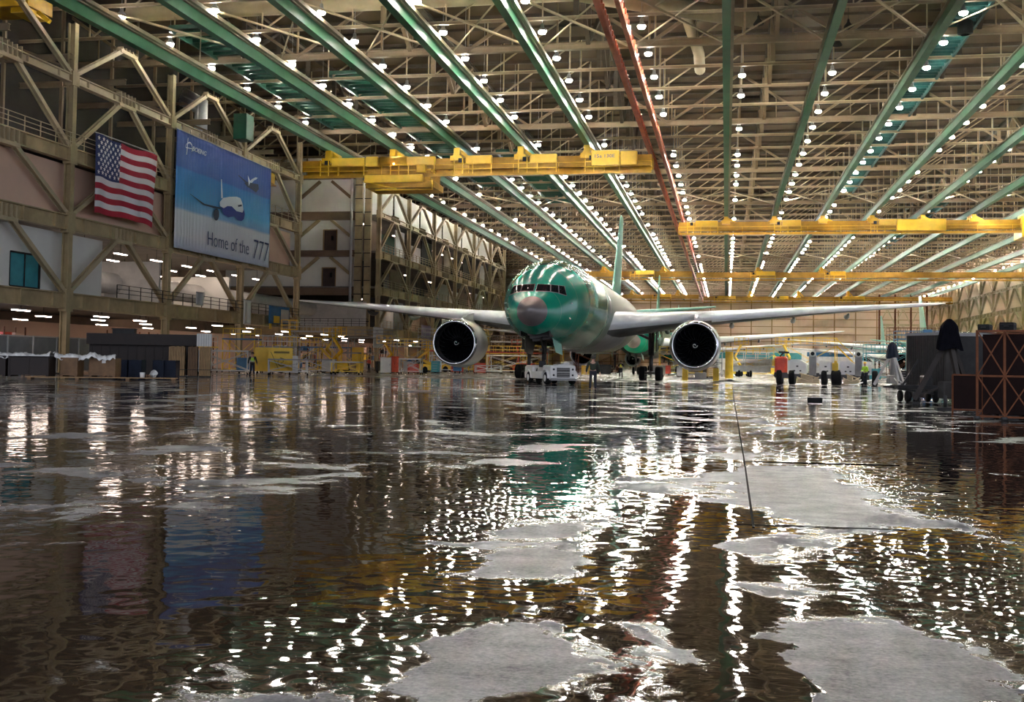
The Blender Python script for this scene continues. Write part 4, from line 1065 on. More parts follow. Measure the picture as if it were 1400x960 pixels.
    for s in (-1,1):
        a, b, c = L_[s]; i = len(V); V += [(*a,.10),(*b,.078),(c[0],c[1],c[2]+.02,.06)]; Ed += [(0,i),(i,i+1),(i+1,i+2)]
    mk('trousers', V, Ed, legs)
    for s in (-1,1):
        c = L_[s][2]; w = MB(); w.smooth = True
        w.tube([(c[0]*k,(c[1]-.09)*k,.055*k),(c[0]*k,(c[1]+.0)*k,.065*k),(c[0]*k,(c[1]+.12)*k,.05*k),(c[0]*k,(c[1]+.2)*k,.035*k)], [.045*k,.058*k,.05*k,.03*k], 10); w.build('boot', 'boot', T)
    w = MB()
    if hat: w.lathe([(.15,1.70),(.152,1.715),(.118,1.725),(.112,1.76),(.08,1.805),(.0,1.822)], 18, (0,.01,0)); w.build('helmet', hat, T, loc=(0,0,(k-1)*1.74))
    else: w.lathe([(.085,1.60),(.112,1.66),(.114,1.71),(.09,1.765),(.04,1.79),(0,1.795)], 18, (0,-.012,0)); w.build('hair', head, T, loc=(0,0,(k-1)*1.74))
    w = MB()
    for s in (-1,1): w.lathe([(0,-.012),(.011,0),(0,.012)], 8, (s*.034,.098,1.675))
    w.build('eyes', 'black', T, loc=(0,0,(k-1)*1.67)); return T
person((-6.55, 55.5, 0), .08, 'person in dark clothes standing alone on the wet floor, back to the viewer', 'vestdark', 'jean', h=1.78, stride=.03)
person((-37.1, 83.0, 0), .3, 'person in lime vest and dark trousers standing beside the yellow crate cart', 'vestdark', 'jean', vest='hiviz', h=1.85, arms='side', hat='dark')
person((-10.4, 112.2, 0), 2.9, 'person in yellow vest standing under the airliner belly', 'dark', 'jean', vest='hiyel', h=1.75, arms='front')
person((10.25, 86.6, 0), 2.2, 'person in lime vest beside the transporter and the covered tripod', 'hiviz', 'jean', vest='hiviz', h=1.8, arms='front', hat='yellow')
person((-42.5, 128.8, 0), 2.6, 'person in dark red top among the stands behind the tall yellow cabinet', 'red', 'jean', h=1.75, arms='mixed')
person((-40.0, 126.5, 0), 3.4, 'person in grey overalls left of the white cabinet', 'grey', 'dark', h=1.75, arms='front')
person((-38.9, 126.9, 0), 2.6, 'person in black jacket next to the person in grey overalls', 'dark', 'jean', h=1.8, arms='side')

# ------------------------------------------------------------------ aircraft tug
T = thing('aircraft_tug', 'white aircraft tug with square grille parked under the green nose', 'tug', (-11.6, 73.4, 0), .52); T.scale = (.88,.88,.88)
# local: front is -y
w = MB(); w.bev(-1.0,1.0,-2.9,-1.2,.34,1.42,.08); w.build('front_body', 'white', T)
w = MB(); w.bev(-1.12,1.12,-1.3,2.5,.42,.95,.08); w.build('chassis', 'white', T)
w = MB(); w.bev(-1.12,1.12,.6,2.5,.9,1.4,.14); w.build('rear_body', 'white', T)
gr = MB(); gr.box(-.5,.5,-2.96,-2.88,.55,1.25); g = gr.build('grille', 'dark', T)
w = MB()
for z in (.62,.74,.98,1.1,1.2): w.box(-.48,.48,-3.0,-2.95,z,z+.03)
w.box(-.5,.5,-3.0,-2.95,.86,.92); w.build('slats', 'lgrey', g)
for s in (-1,1):
    for z in (.7,1.12):
        w = MB(); w.lathe([(.001,-.03),(.075,-.02),(.08,.0)], 12, (s*.75,-2.9,z), 'y'); w.build('headlamp', 'dark' if z < 1 else 'glassdark', T)
    for y in (-2.15, 1.55):
        w = MB(); w.wheel((s*1.0,y,.46), .46, .34); wh = w.build('wheel', 'black', T)
        w = MB(); w.lathe([(.01,.2),(.12,.19),(.26,.17),(.27,.1)], 14, (s*1.0 if s > 0 else s*1.0-.0,y,.46), 'x')
        if s < 0:
            w = MB(); w.lathe([(.01,-.2),(.12,-.19),(.26,-.17),(.27,-.1)], 14, (s*1.0,y,.46), 'x')
        w.build('hub', 'white', wh)
        w = MB(); w.smooth = True; w.grid(lambda u, v: (s*(.85+.36*v), y+.62*math.cos(PI*u), .46+.62*math.sin(PI*u)), 12, 2); w.build('wheel_arch', 'white', T)
w = MB(); w.bev(-.95,.2,-1.1,.1,.95,1.25,.06); w.build('cab_floor', 'lgrey', T)
w = MB(); w.bev(-.8,-.25,-.4,.1,1.2,1.35,.05); w.bev(-.8,-.25,.05,.18,1.3,1.75,.05); w.build('seat', 'dark', T)
w = MB(); w.lathe([(.17,-.015),(.2,0),(.17,.015)], 14, (-.5,-.75,1.5)); w.bar((-.5,-.95,1.2),(-.5,-.75,1.5), .04); w.build('steering_wheel', 'black', T)
w = MB(); w.box(-.3,.8,-2.6,-1.6,1.42,1.5); w.bev(.2,.7,-2.4,-1.8,1.5,1.68,.05); w.build('top_equipment', 'lgrey', T)
w = MB(); w.lathe([(.001,.2),(.05,.18),(.07,.0)], 10, (.45,-1.4,1.42)); w.build('beacon', 'red', T)
w = MB(); w.bev(-1.02,1.02,-3.05,-2.86,.3,.48,.04); w.build('bumper', 'grey', T)

# ------------------------------------------------------------------ generic equipment makers
def casters(w, xs, ys, r=.12):
    for x in xs:
        for y in ys: w.wheel((x, y, r), r, .07, n=10)
def crate_cart(loc, rz, wd, dp, ht, m, label, name='crate_cart', cat='cart', mark=False):
    t = thing(name, label, cat, loc, rz)
    w = MB(); w.bev(-wd/2,wd/2,-dp/2,dp/2,.42,ht-.12,.03); w.build('body', m, t)
    w = MB(); w.box(-wd/2-.04,wd/2+.04,-dp/2-.04,dp/2+.04,.28,.42); w.box(-wd/2-.03,wd/2+.03,-dp/2-.03,dp/2+.03,ht-.14,ht)
    for x in (-wd/2, wd/2):
        for y in (-dp/2, dp/2): w.box(x-.05,x+.05,y-.05,y+.05,.3,ht)
    w.build('frame', m, t)
    w = MB(); casters(w, (-wd/2+.15, wd/2-.15), (-dp/2+.15, dp/2-.15), .13); w.build('casters', 'black', t)
    w = MB(); w.tube([(-wd*.35,-dp/2+.1,ht),(-wd*.35,-dp/2+.1,ht+.25),(-wd*.05,-dp/2+.1,ht+.25),(-wd*.05,-dp/2+.1,ht)], .03, 6); w.build('handle', m, t)
    if mark:
        y = -dp/2-.012
        w = MB(); w.bar((-wd*.42,y,ht-.35),(-wd*.08,y,.55), .05, .02, up=(0,1,0)); w.box(-wd*.28,wd*.38,y-.01,y+.01,ht-.48,ht-.3)
        n = 18; vs = []
        for i in range(n+1):
            a = .6+5.1*i/n
            for r in (.36,.29): vs.append((.12+r*math.cos(a), y-.005, 1.12+r*math.sin(a)))
        w.add(vs, [(2*i,2*i+1,2*i+3,2*i+2) for i in range(n)])
        w.bar((.0,y,1.55),(.28,y,1.2), .05, .02, up=(0,1,0)); w.bar((.28,y,1.2),(.02,y,1.0), .05, .02, up=(0,1,0)); w.build('stencil', 'yellow_mark', t)
    return t
def stand(loc, rz, wd, dp, ht, m, label, rails=True, deckm='grey', name='work_stand', stairs=False, group=None):
    t = thing(name, label, 'work stand', loc, rz, group)
    w = MB()
    for x in (-wd/2, wd/2):
        for y in (-dp/2, dp/2): w.bar((x,y,.2),(x,y,ht), .09)
    for x in (-wd/2, wd/2): w.bar((x,-dp/2,.4),(x,dp/2,ht-.1), .05); w.bar((x,-dp/2,.35),(x,dp/2,.35), .07)
    for y in (-dp/2, dp/2): w.bar((-wd/2,y,.4),(wd/2,y,ht-.1), .05); w.bar((wd/2,y,.4),(-wd/2,y,ht-.1), .05); w.bar((-wd/2,y,.35),(wd/2,y,.35), .07)
    w.build('frame', m, t)
    w = MB(); w.box(-wd/2-.06,wd/2+.06,-dp/2-.06,dp/2+.06,ht-.06,ht+.06); w.build('deck', deckm, t)
    if rails:
        w = MB(); n = max(2, int(wd/.9))
        for i in range(n+1):
            x = -wd/2+wd*i/n
            for y in (-dp/2, dp/2): w.bar((x,y,ht),(x,y,ht+1.05), .05)
        for y in (-dp/2, dp/2):
            for h in (.55,1.05): w.bar((-wd/2,y,ht+h),(wd/2,y,ht+h), .05)
        for x in (-wd/2, wd/2): w.bar((x,-dp/2,ht+1.05),(x,dp/2,ht+1.05), .05)
        w.build('handrail', m, t)
    if stairs:
        w = MB(); n = int(ht/.25)
        for i in range(n):
            w.box(wd/2+(n-i)*.25-.25, wd/2+(n-i)*.25, -.35, .35, i*.25+.2, i*.25+.24)
        for y in (-.36,.36): w.bar((wd/2+n*.25,y,.1),(wd/2,y,ht), .06, .14); w.bar((wd/2+n*.25,y,1.1),(wd/2,y,ht+1), .05)
        w.build('stairs', m, t)
    w = MB(); casters(w, (-wd/2, wd/2), (-dp/2, dp/2), .13); w.build('casters', 'black', t); return t
def cabinet(loc, rz, wd, dp, ht, m, label, name='tool_cabinet', cat='cabinet', doors=2, legs=.1, group=None):
    t = thing(name, label, cat, loc, rz, group)
    w = MB(); w.bev(-wd/2,wd/2,-dp/2,dp/2,legs,ht,.02); w.build('body', m, t)
    for i in range(doors):
        a = -wd/2+.04+(wd-.04)*i/doors; b = a+(wd-.04)/doors-.04
        w = MB(); w.box(a,b,-dp/2-.025,-dp/2,legs+.06,ht-.06); d = w.build('door', m, t)
        w = MB(); w.bar((b-.08,-dp/2-.05,ht*.5),(b-.08,-dp/2-.05,ht*.62), .03); w.build('handle', 'dark', d)
    w = MB()
    for x in (-wd/2+.06, wd/2-.06):
        for y in (-dp/2+.06, dp/2-.06): w.box(x-.04,x+.04,y-.04,y+.04,0,legs)
    w.build('feet', 'dark', t); return t
def tool_chest(loc, rz, wd, ht, m, label):
    t = thing('tool_chest', label, 'tool chest', loc, rz)
    w = MB(); w.bev(-wd/2,wd/2,-.35,.35,.16,ht,.03); w.build('body', m, t)
    for i in range(4):
        z = .22+(ht-.3)*i/4; w = MB(); w.box(-wd/2+.04,wd/2-.04,-.38,-.35,z,z+(ht-.3)/4-.03); d = w.build('drawer', m, t)
        w = MB(); w.bar((-wd*.3,-.41,z+.1),(wd*.3,-.41,z+.1), .03); w.build('handle', 'lgrey', d)
    w = MB(); casters(w, (-wd/2+.1, wd/2-.1), (-.28,.28), .08); w.build('casters', 'black', t); return t

crate_cart((-37.9, 90.5, 0), .42, 1.95, 1.7, 2.35, 'yellow', 'big yellow wheeled crate cart with dark stencil and diagonal stripe', mark=True)
crate_cart((-40.6, 93.5, 0), .42, 1.7, 1.4, 2.4, 'yellow', 'second yellow crate cart half hidden behind the stencilled one')
cabinet((-45.0, 131.8, 0), .3, 1.55, .9, 3.0, 'crane_yellow', 'tall bright yellow cabinet with plain doors beside the work stands', doors=1)
cabinet((-36.2, 115.5, 0), .25, 1.15, .7, 1.75, 'white', 'small white cabinet left of the red tool chest', doors=1)
tool_chest((-34.1, 119.0, 0), .2, 1.25, 1.1, 'red', 'low red tool chest with four drawers left of the left engine')
cabinet((-30.3, 135.8, 0), .2, 1.5, .9, 1.3, 'red', 'red compressor cabinet seen right of the left engine', name='compressor', cat='compressor', doors=2)
# tall work stands between the yellow carts and the left engine
stand((-47.0, 128.0, 0), .1, 4.4, 2.2, 2.9, 'grey', 'grey work stand with blue skirt left of the tall yellow cabinet', deckm='blue')
stand((-42.2, 100.5, 0), .2, 3.6, 2.0, 2.55, 'lgrey', 'pale work stand right behind the stencilled yellow cart')
stand((-44.8, 112.0, 0), .15, 4.6, 2.2, 2.7, 'yellow', 'yellow work stand with dark blue deck edge', deckm='blue', stairs=True)
stand((-41.4, 118.5, 0), .1, 2.2, 1.6, 2.2, 'yellow', 'small yellow trestle stand with cross braces', rails=False)
stand((-46.5, 120.5, 0), .1, 5.0, 2.0, 4.6, 'lgrey', 'tall pale stand carrying a white box and a yellow lift', deckm='lgrey')
stand((-46.0, 141.0, 0), .0, 6., 2.4, 4.4, 'grey', 'tall grey stand behind the tall yellow cabinet')
stand((-38.5, 150., 0), .0, 7., 2.6, 4.9, 'lgrey', 'tall pale two rail stand in front of the far left bay')
stand((-39.5, 104., 0), .3, 2.4, 1.3, 1.4, 'lgrey', 'low pale trolley frame right of the yellow crate carts', rails=False)
stand((-36.2, 88.2, 0), .35, 3.2, 1.4, 1.35, 'lgrey', 'low pale roll frame behind the person in the lime vest', rails=False)
stand((-41.5, 87.2, 0), .3, 4.0, 1.6, 2.0, 'lgrey', 'pale frame rack right of the stacked boards', rails=False, deckm='lgrey')
stand((-30.5, 148, 0), 0, 7.5, 3., 2.6, 'orange' if 'orange' in M else 'yellow', 'long yellow platform behind the left engine', deckm='yellow')
stand((-26.5, 140, 0), 0, 7.0, 2.6, 2.3, 'white', 'long white platform with a slanted brace under the left wing root', deckm='white', rails=False)
# yellow lifts and boxes on the tall stands
def boom_lift(loc, rz, m, label, ht=4.6):
    t = thing('boom_lift', label, 'lift', loc, rz)
    w = MB(); w.bev(-.9,.9,-1.4,1.4,.35,1.1,.1); w.build('base', m, t)
    w = MB()
    for x in (-.85,.85):
        for y in (-.95,.95): w.wheel((x,y,.4), .4, .28)
    w.build('wheels', 'black', t)
    w = MB(); w.bar((0,1.,1.1),(0,-1.2,ht*.62), .25, .3); w.bar((0,-1.2,ht*.62),(0,.6,ht), .2, .25); w.build('boom', m, t)
    w = MB(); w.box(-.8,.8,.2,1.3,ht,ht+.08)
    for x in (-.8,0,.8):
        for y in (.2,1.3): w.bar((x,y,ht),(x,y,ht+1.0), .05)
    for h in (.5,1.0):
        w.bar((-.8,.2,ht+h),(.8,.2,ht+h), .05); w.bar((-.8,1.3,ht+h),(.8,1.3,ht+h), .05); w.bar((-.8,.2,ht+h),(-.8,1.3,ht+h), .05); w.bar((.8,.2,ht+h),(.8,1.3,ht+h), .05)
    w.build('basket', m, t); return t
boom_lift((-43.6, 106.5, 0), .5, 'crane_yellow', 'yellow boom lift with orange control box rising above the yellow cart', 4.4)
boom_lift((-45.5, 124.5, 0), -.4, 'crane_yellow', 'yellow boom lift on the right of the tall pale stand', 4.3)
boom_lift((-42.5, 136, 0), .8, 'crane_yellow', 'yellow boom lift between the tall cabinet and the recess column', 3.6)
boom_lift((-37.2, 147, 0), -.8, 'crane_yellow', 'small yellow lift just left of the left engine', 3.4)
# hanging sheets / signs on the walkway rail
def sign(y0, y1, z0, z1, m, label, x=-49.35, name='hanging_sheet'):
    t = thing(name, label, 'sheet', (x,0,0)); w = MB(); w.grid(lambda u, v: (.05*math.sin(u*9), y0+(y1-y0)*u, z0+(z1-z0)*v), 12, 6); o = w.build('sheet', m, t); o.modifiers.new('t','SOLIDIFY').thickness = .02
    w = MB(); w.tube([(0,y0,z1+.03),(0,y1,z1+.03)], .04, 6); w.build('rod', 'grey', t); return t
sign(107.9, 109.7, 5.0, 7.5, 'white', 'narrow white sheet hung on the walkway right of the banner')
s_ = sign(114.4, 120.2, 5.3, 7.3, 'blue', 'blue and yellow poster hung on the walkway rail near the third column')
w = MB(); w.box(.06,.1,115.6,117.2,5.4,6.2); w.box(.06,.1,114.4,115.0,4.7,5.3); w.build('yellow_patch', 'yellow', s_); w = MB(); w.box(.06,.1,117.6,119.8,5.5,7.0); w.build('pale_patch', 'lgrey', s_)
sign(97.3, 98.8, 6.4, 7.6, 'lgrey', 'small pale and yellow placard on the walkway rail below the banner')
sign(176., 182., 4.2, 7.4, 'purple', 'pale lilac sheet hanging below the far left bay walkway', x=-49.2)
sign(149., 153.5, 3.2, 6.1, 'white', 'white board hanging left of the recess column', x=-48.6)
# clutter further along the left wall, lots of small individual pieces
rn = random.Random(11)
cl = [('red','dark red'),('blue','dark blue'),('lgrey','pale grey'),('yellow','yellow'),('white','white'),('dark','black'),('cyan','teal'),('wood','brown')]
spots = [(-43.0,94.5),(-39.9,98.),(-37.6,108.8),(-41.,111.),(-38.6,121.),(-37.8,124.),(-36.3,128.),(-33.4,126.),(-32.,131.),(-35.2,134.),(-30.8,142.),(-40.8,140.),(-38.2,137.),(-34.6,141.5),(-26.,146.),(-22.,150.),(-44.,152.),(-28.,156.),(-33.,158.),(-20.,142.)]
for i, (x, y) in enumerate(spots):
    m, c = cl[(i*3+1) % 8]; ht = .9+rn.random()*.9; wd = .8+rn.random()*.8
    ref = ['beside the work stands','behind the person in grey overalls','near the tall yellow cabinet','left of the left engine','under the left wing'][min(4, i//4)]
    near = ['small','wide','squat','narrow'][i % 4]
    lab = '%s %s %s standing %s' % (near, c, ['parts bin','tool chest','drum cart','storage locker'][(i*7) % 4], ref)
    ty = (i*7) % 4
    if ty == 1: o = tool_chest((x,y,0), rn.uniform(0,.6), wd, ht, m, lab)
    elif ty == 3: o = cabinet((x,y,0), rn.uniform(0,.6), wd, .6, ht+.4, m, lab, doors=2)
    elif ty == 0: o = crate_cart((x,y,0), rn.uniform(0,.6), wd, .8, ht+.15, m, lab, name='parts_bin', cat='bin')
    else:
        t = thing('drum_cart', lab, 'cart', (x,y,0)); w = MB(); w.lathe([(.01,.2),(.3,.2),(.31,.5),(.3,.52),(.31,.8),(.3,1.08),(.01,1.1)], 16); w.build('drum', m, t); w = MB(); w.box(-.4,.4,-.35,.35,.12,.2); casters(w, (-.3,.3),(-.25,.25),.06); w.bar((-.4,0,.2),(-.55,0,1.1), .05); w.build('trolley', 'dark', t)
# pipes and cords hanging, red rail line
w = MB(); w.tube([(-37,135,2.75),(-24,150,2.75)], .09, 8)
for q in range(5): w.bar((-37+13*q/4,135+15*q/4,0),(-37+13*q/4,135+15*q/4,2.7), .07)
o = w.build('barrier', 'red'); tag(o, 'long red guard rail behind the left engine', 'guard rail')

# ------------------------------------------------------------------ dark stores at the left edge
def box_crate(loc, wd, dp, ht, m, label, name='crate', rz=0, lid=None, cat='crate', group=None, planks=True):
    t = thing(name, label, cat, loc, rz, group)
    w = MB(); w.bev(-wd/2,wd/2,-dp/2,dp/2,.1,ht,.025); w.build('body', m, t)
    w = MB()
    if planks:
        for x in (-wd/2+.08, 0, wd/2-.08): w.box(x-.05,x+.05,-dp/2-.025,-dp/2,.1,ht)
    for x in (-wd/2+.1, wd/2-.1): w.box(x-.07,x+.07,-dp/2,dp/2,0,.1)
    w.build('battens', m, t)
    if lid: w = MB(); w.bev(-wd/2-.02,wd/2+.02,-dp/2-.02,dp/2+.02,ht,ht+.06,.02); w.build('lid', lid, t)
    return t
t = thing('partition_fence', 'low grey sheet fence behind the plastic covered crates at the left edge', 'fence', (-51.2, 0, 0))
w = MB(); w.box(-.06,.0,60,84,.2,2.75); w.build('sheet_panels', 'grey', t)
w = MB()
for i in range(9): y = 60+3*i; w.bar((.06,y,0),(.06,y,2.85), .1)
w.build('post', 'lgrey', t)
w = MB(); w.bar((.06,60,2.8),(.06,84,2.8), .08); w.build('top_rail', 'lgrey', t)
# long dark container with overhanging top
t = thing('dark_container', 'long dark brown container with an overhanging top band left of the stacked boards', 'container', (0,0,0))
a, b = Vector((-45.2,72.9,0)), Vector((-38.4,75.4,0))
def along(a, b, off, w, u0, u1, d0, d1, z0, z1):
    d = (b-a); L = d.length; d = d/L; n = Vector((-d.y, d.x, 0))
    P = [a+d*L*u0+n*d0, a+d*L*u1+n*d0, a+d*L*u1+n*d1, a+d*L*u0+n*d1]
    w.add([(p.x,p.y,z) for z in (z0,z1) for p in P], [(0,3,2,1),(4,5,6,7),(0,1,5,4),(1,2,6,5),(2,3,7,6),(3,0,4,7)])
w = MB(); along(a,b,0,w,0,1,0,3.0,.1,2.25); w.build('body', 'umber', t)
w = MB(); along(a,b,0,w,-.02,1.06,-.35,3.2,2.25,3.05); w.build('overhanging_top', 'umber', t)
w = MB()
for i in range(12): along(a,b,0,w,.02+i*.085,.03+i*.085,-.05,0,.1,2.25)
w.build('ribs', 'umber', t)
# stacks of corrugated boards
for i, (u, wd, m, lab) in enumerate(((0.,1.2,'wood','first upright bundle of brown corrugated boards next to the dark container'),(1.32,.68,'brown','middle upright bundle of brown boards with a plain dark face'),(2.1,.85,'wood','right upright bundle of corrugated boards at the end of the row'))):
    t = thing('board_bundle', lab, 'boards', (-38.95+u*.92, 72.9+u*.39, 0), .40, 'upright board bundles')
    n = int(wd/.11); w = MB()
    for q in range(n): w.box(q*.11, q*.11+.08, 0, 1.2, .08, 2.15+.02*(q % 3))
    w.build('boards', m, t)
    w = MB(); w.box(0,wd-.06,.04,1.16,0,.08); w.box(-.02,wd,-.03,1.22,.5,.54); w.build('strap', 'dark', t)
t = thing('white_sheet_board', 'pale translucent board standing on top of the right board bundle', 'board', (-37.35, 73.9, 2.2), .40)
w = MB(); w.box(0,1.05,0,.06,0,.92); w.build('board', 'lgrey', t); w = MB()
for q in range(6): w.box(.05+q*.17,.09+q*.17,-.02,0,.02,.9)
w.build('ribs', 'white', t)
w = MB(); w.bev(-.8,.8,-.4,.4,0,.42,.03); w.box(-.85,.85,-.45,.45,.36,.42); o = w.build('dark_case', 'dark', loc=(-43.9, 75.4, 3.05)); o.rotation_euler.z = .35; tag(o, 'small black case lying on top of the dark container', 'case')
# low crates under film
lo = [(-42.6,58.2,2.5,'umber','black low crate at the left edge under clear film'),(-40.05,58.7,2.3,'umber','black low crate second from the left edge under clear film'),(-38.35,60.1,1.0,'brown','brown carton next to the black crates under clear film'),(-36.85,61.2,1.55,'brown','wide brown carton with a white label under clear film'),
      (-37.45,64.2,.85,'navy','dark plastic bin right of the brown cartons'),(-36.6,64.5,.8,'navy','dark blue plastic wrapped bin in the middle of the bin row'),(-36.05,66.4,.7,'navy','dark bin with a shiny white bag'),(-35.5,66.9,.75,'navy','dark bin at the right end of the bin row by the container')]
for i, (x, y, wd, m, lab) in enumerate(lo):
    box_crate((x, y, .12 if i < 4 else 0), wd, 1.4, 1.15 if i < 4 else 1.18, m, lab, rz=.3, lid='dark' if i < 2 else None, name='crate' if i < 2 else ('carton' if i < 4 else 'plastic_bin'), cat='crate' if i < 2 else ('carton' if i < 4 else 'bin'), planks=i < 2)
    if i == 3:
        w = MB(); w.box(-.02,.2,-.73,-.71,.85,1.05); w.build('label', 'white', bpy.data.objects[-1] if False else [o for o in col.objects if o.name.startswith('carton')][-1])
    if i == 6:
        pass
def film(x0, y0, x1, y1, z, label, dep=1.5):
    t = thing('plastic_film', label, 'film', (0,0,0)); a = Vector((x0,y0,0)); b = Vector((x1,y1,0)); d = (b-a).normalized(); n = Vector((-d.y,d.x,0)); r_ = random.Random(int(x0*10))
    ph = [r_.uniform(0,6) for _ in range(6)]
    def f(u, v):
        p = a+(b-a)*u+n*dep*v; s = math.sin
        return (p.x, p.y-.0, z+.07+.05*s(u*40+ph[0])*s(v*9+ph[1])+.05*s(u*17+ph[2])+.04*s(u*71+v*20+ph[3])+(.10*max(0, s(u*11+ph[4]))**3)-(.22*max(0,.12-v)/.12))
    w = MB(); w.grid(f, 110, 12); o = w.build('sheet', 'plastic', t); o.modifiers.new('t','SOLIDIFY').thickness = .01; return t
film(-44.2, 56.9, -38.9, 58.6, 1.36, 'crumpled clear plastic film over the black crates at the left edge', 1.4)
film(-38.9, 59.1, -35.9, 60.7, 1.34, 'crumpled clear plastic film over the brown cartons', 1.4)
t = thing('shiny_bag', 'crumpled shiny white bag stuffed at the dark bins', 'bag', (-36.0, 65.45, .55), .3)
w = MB(); w.smooth = True; w.grid(lambda u, v: (.26*math.cos(2*PI*u)*math.sin(PI*v)*(1+.35*math.sin(u*31+v*5)), .16*math.sin(2*PI*u)*math.sin(PI*v)*(1+.2*math.sin(v*23)), .36*math.cos(PI*v)*(1+.3*math.sin(u*19))+.05*math.sin(u*40)), 24, 12); w.build('film', 'plastic', t); t.scale = (.8, .8, .55); t.location.z = .3
t = thing('low_pallet', 'long low wooden pallet in front of the cartons and bins', 'pallet', (-36.4, 60.4, 0), .44)
w = MB()
for q in range(4): w.box(-4.2,4.2,-1.15+q*.32,-.9+q*.32,.1,.14)
w.build('boards', 'wood', t); w = MB()
for q in (-4,-1.4,1.4,4): w.box(q-.1,q+.1,-1.15,.1,0,.1)
w.build('bearers', 'brown', t)
w = MB(); w.lathe([(.1,0),(.13,.02),(.15,.3),(.13,.32),(.12,.1),(.0,.08)], 12); o = w.build('white_cup', 'white', loc=(-34.05, 60.6, .14)); tag(o, 'small white pail standing on the low pallet', 'pail')

# ------------------------------------------------------------------ right side: transporter
def transporter(loc, rz):
    t = thing('aircraft_transporter', 'low white and grey transporter with red tank, big black tyres and two grey posts', 'transporter', loc, rz)
    w = MB(); w.bev(-3.3,3.6,-.9,.9,.5,.95,.06); w.build('chassis', 'aubergine', t)
    for i, (a, b) in enumerate(((-2.5,-1.05),(-.1,.75),(1.45,2.55),(3.0,3.75))):
        w = MB(); zt = 1.95 if i % 2 == 0 else 1.85
        pr = [(a,.85),(b,.85),(b,zt if i % 2 else zt-.28),(b-.5 if i % 2 == 0 else a+.1,zt if i % 2 == 0 else zt+.1),(a,zt-.05)]
        vs = [(x,-1.0,z) for x, z in pr]+[(x,1.0,z) for x, z in pr]; n = len(pr)
        w.add(vs, [tuple(range(n)), tuple(range(2*n-1, n-1, -1))]+[(k+n if False else k, k+n, (k+1) % n+n, (k+1) % n) for k in range(n)])
        bd = w.build('side_box', 'white', t); w = MB()
        for q in (.3,.62): w.box(a+(b-a)*q,a+(b-a)*q+.14,-1.02,-1.0,1.05,1.15)
        w.box(a+(b-a)*.45,a+(b-a)*.45+.16,-1.02,-1.0,1.4,1.5); w.build('hatch', 'dark', bd)
    for x in (-.6, 2.75-.45+.5):
        w = MB(); w.bev(x-.27,x+.27,-1.15,-.5,.75,2.35,.04); p = w.build('lift_post', 'grey', t)
        w = MB(); w.lathe([(.01,-.12),(.26,-.1),(.26,.05),(.18,.1)], 14, (x,-1.15,2.45), 'y'); w.build('post_head', 'lgrey', p)
        w = MB(); w.lathe([(.01,-.14),(.14,-.13),(.15,-.08)], 12, (x,-1.2,2.45), 'y'); w.build('lens_cap', 'black', p)
    for xs in ((-3.15,-2.2),(.25,1.0),(1.15,1.3),(3.2,4.0)):
        for x in xs:
            w = MB(); w.wheel((x,-.75,.6), .6, .44); w.build('wheel', 'black', t)
            w = MB(); w.wheel((x,.75,.6), .6, .44); w.build('wheel', 'black', t)
    w = MB()
    for x0_, x1_ in ((-1.8,-.1),(1.65,2.9)):
        w.bev(x0_,x1_,-1.0,-.2,.12,.5,.05); w.bev(x0_+.3,x1_-.5,-1.05,-.5,.3,.8,.05); w.tube([(x0_,-1.05,.6),((x0_+x1_)/2,-1.1,.3),(x1_,-1.05,.65)], .05, 6); w.tube([(x0_+.2,-1.02,.9),(x1_-.1,-1.08,.55)], .06, 6)
    w.build('axle_gear', 'steel_pale', t)
    w = MB(); w.bev(-3.5,-2.55,-1.0,.6,.95,2.2,.15); tk = w.build('tank', 'red', t)
    w = MB(); w.bar((-3.1,-.9,2.2),(-2.7,-.9,2.6), .12); w.bar((-3.2,-.9,2.55),(-2.4,-.9,2.5), .16); w.build('pipe', 'dark', tk)
    w = MB(); w.bev(.85,1.3,-.95,-.4,.9,1.75,.05); w.box(1.0,1.2,-1.,-.9,.7,1.9); w.build('yellow_unit', 'yellow', t)
    w = MB(); w.tube([(2.1,-1.3,.1),(2.6,-1.35,.12),(3.3,-1.2,.35),(3.9,-1.0,.5)], .05, 6); w.build('hose', 'white', t)
    return t
transporter((7.35, 90.0, 0), -.12)
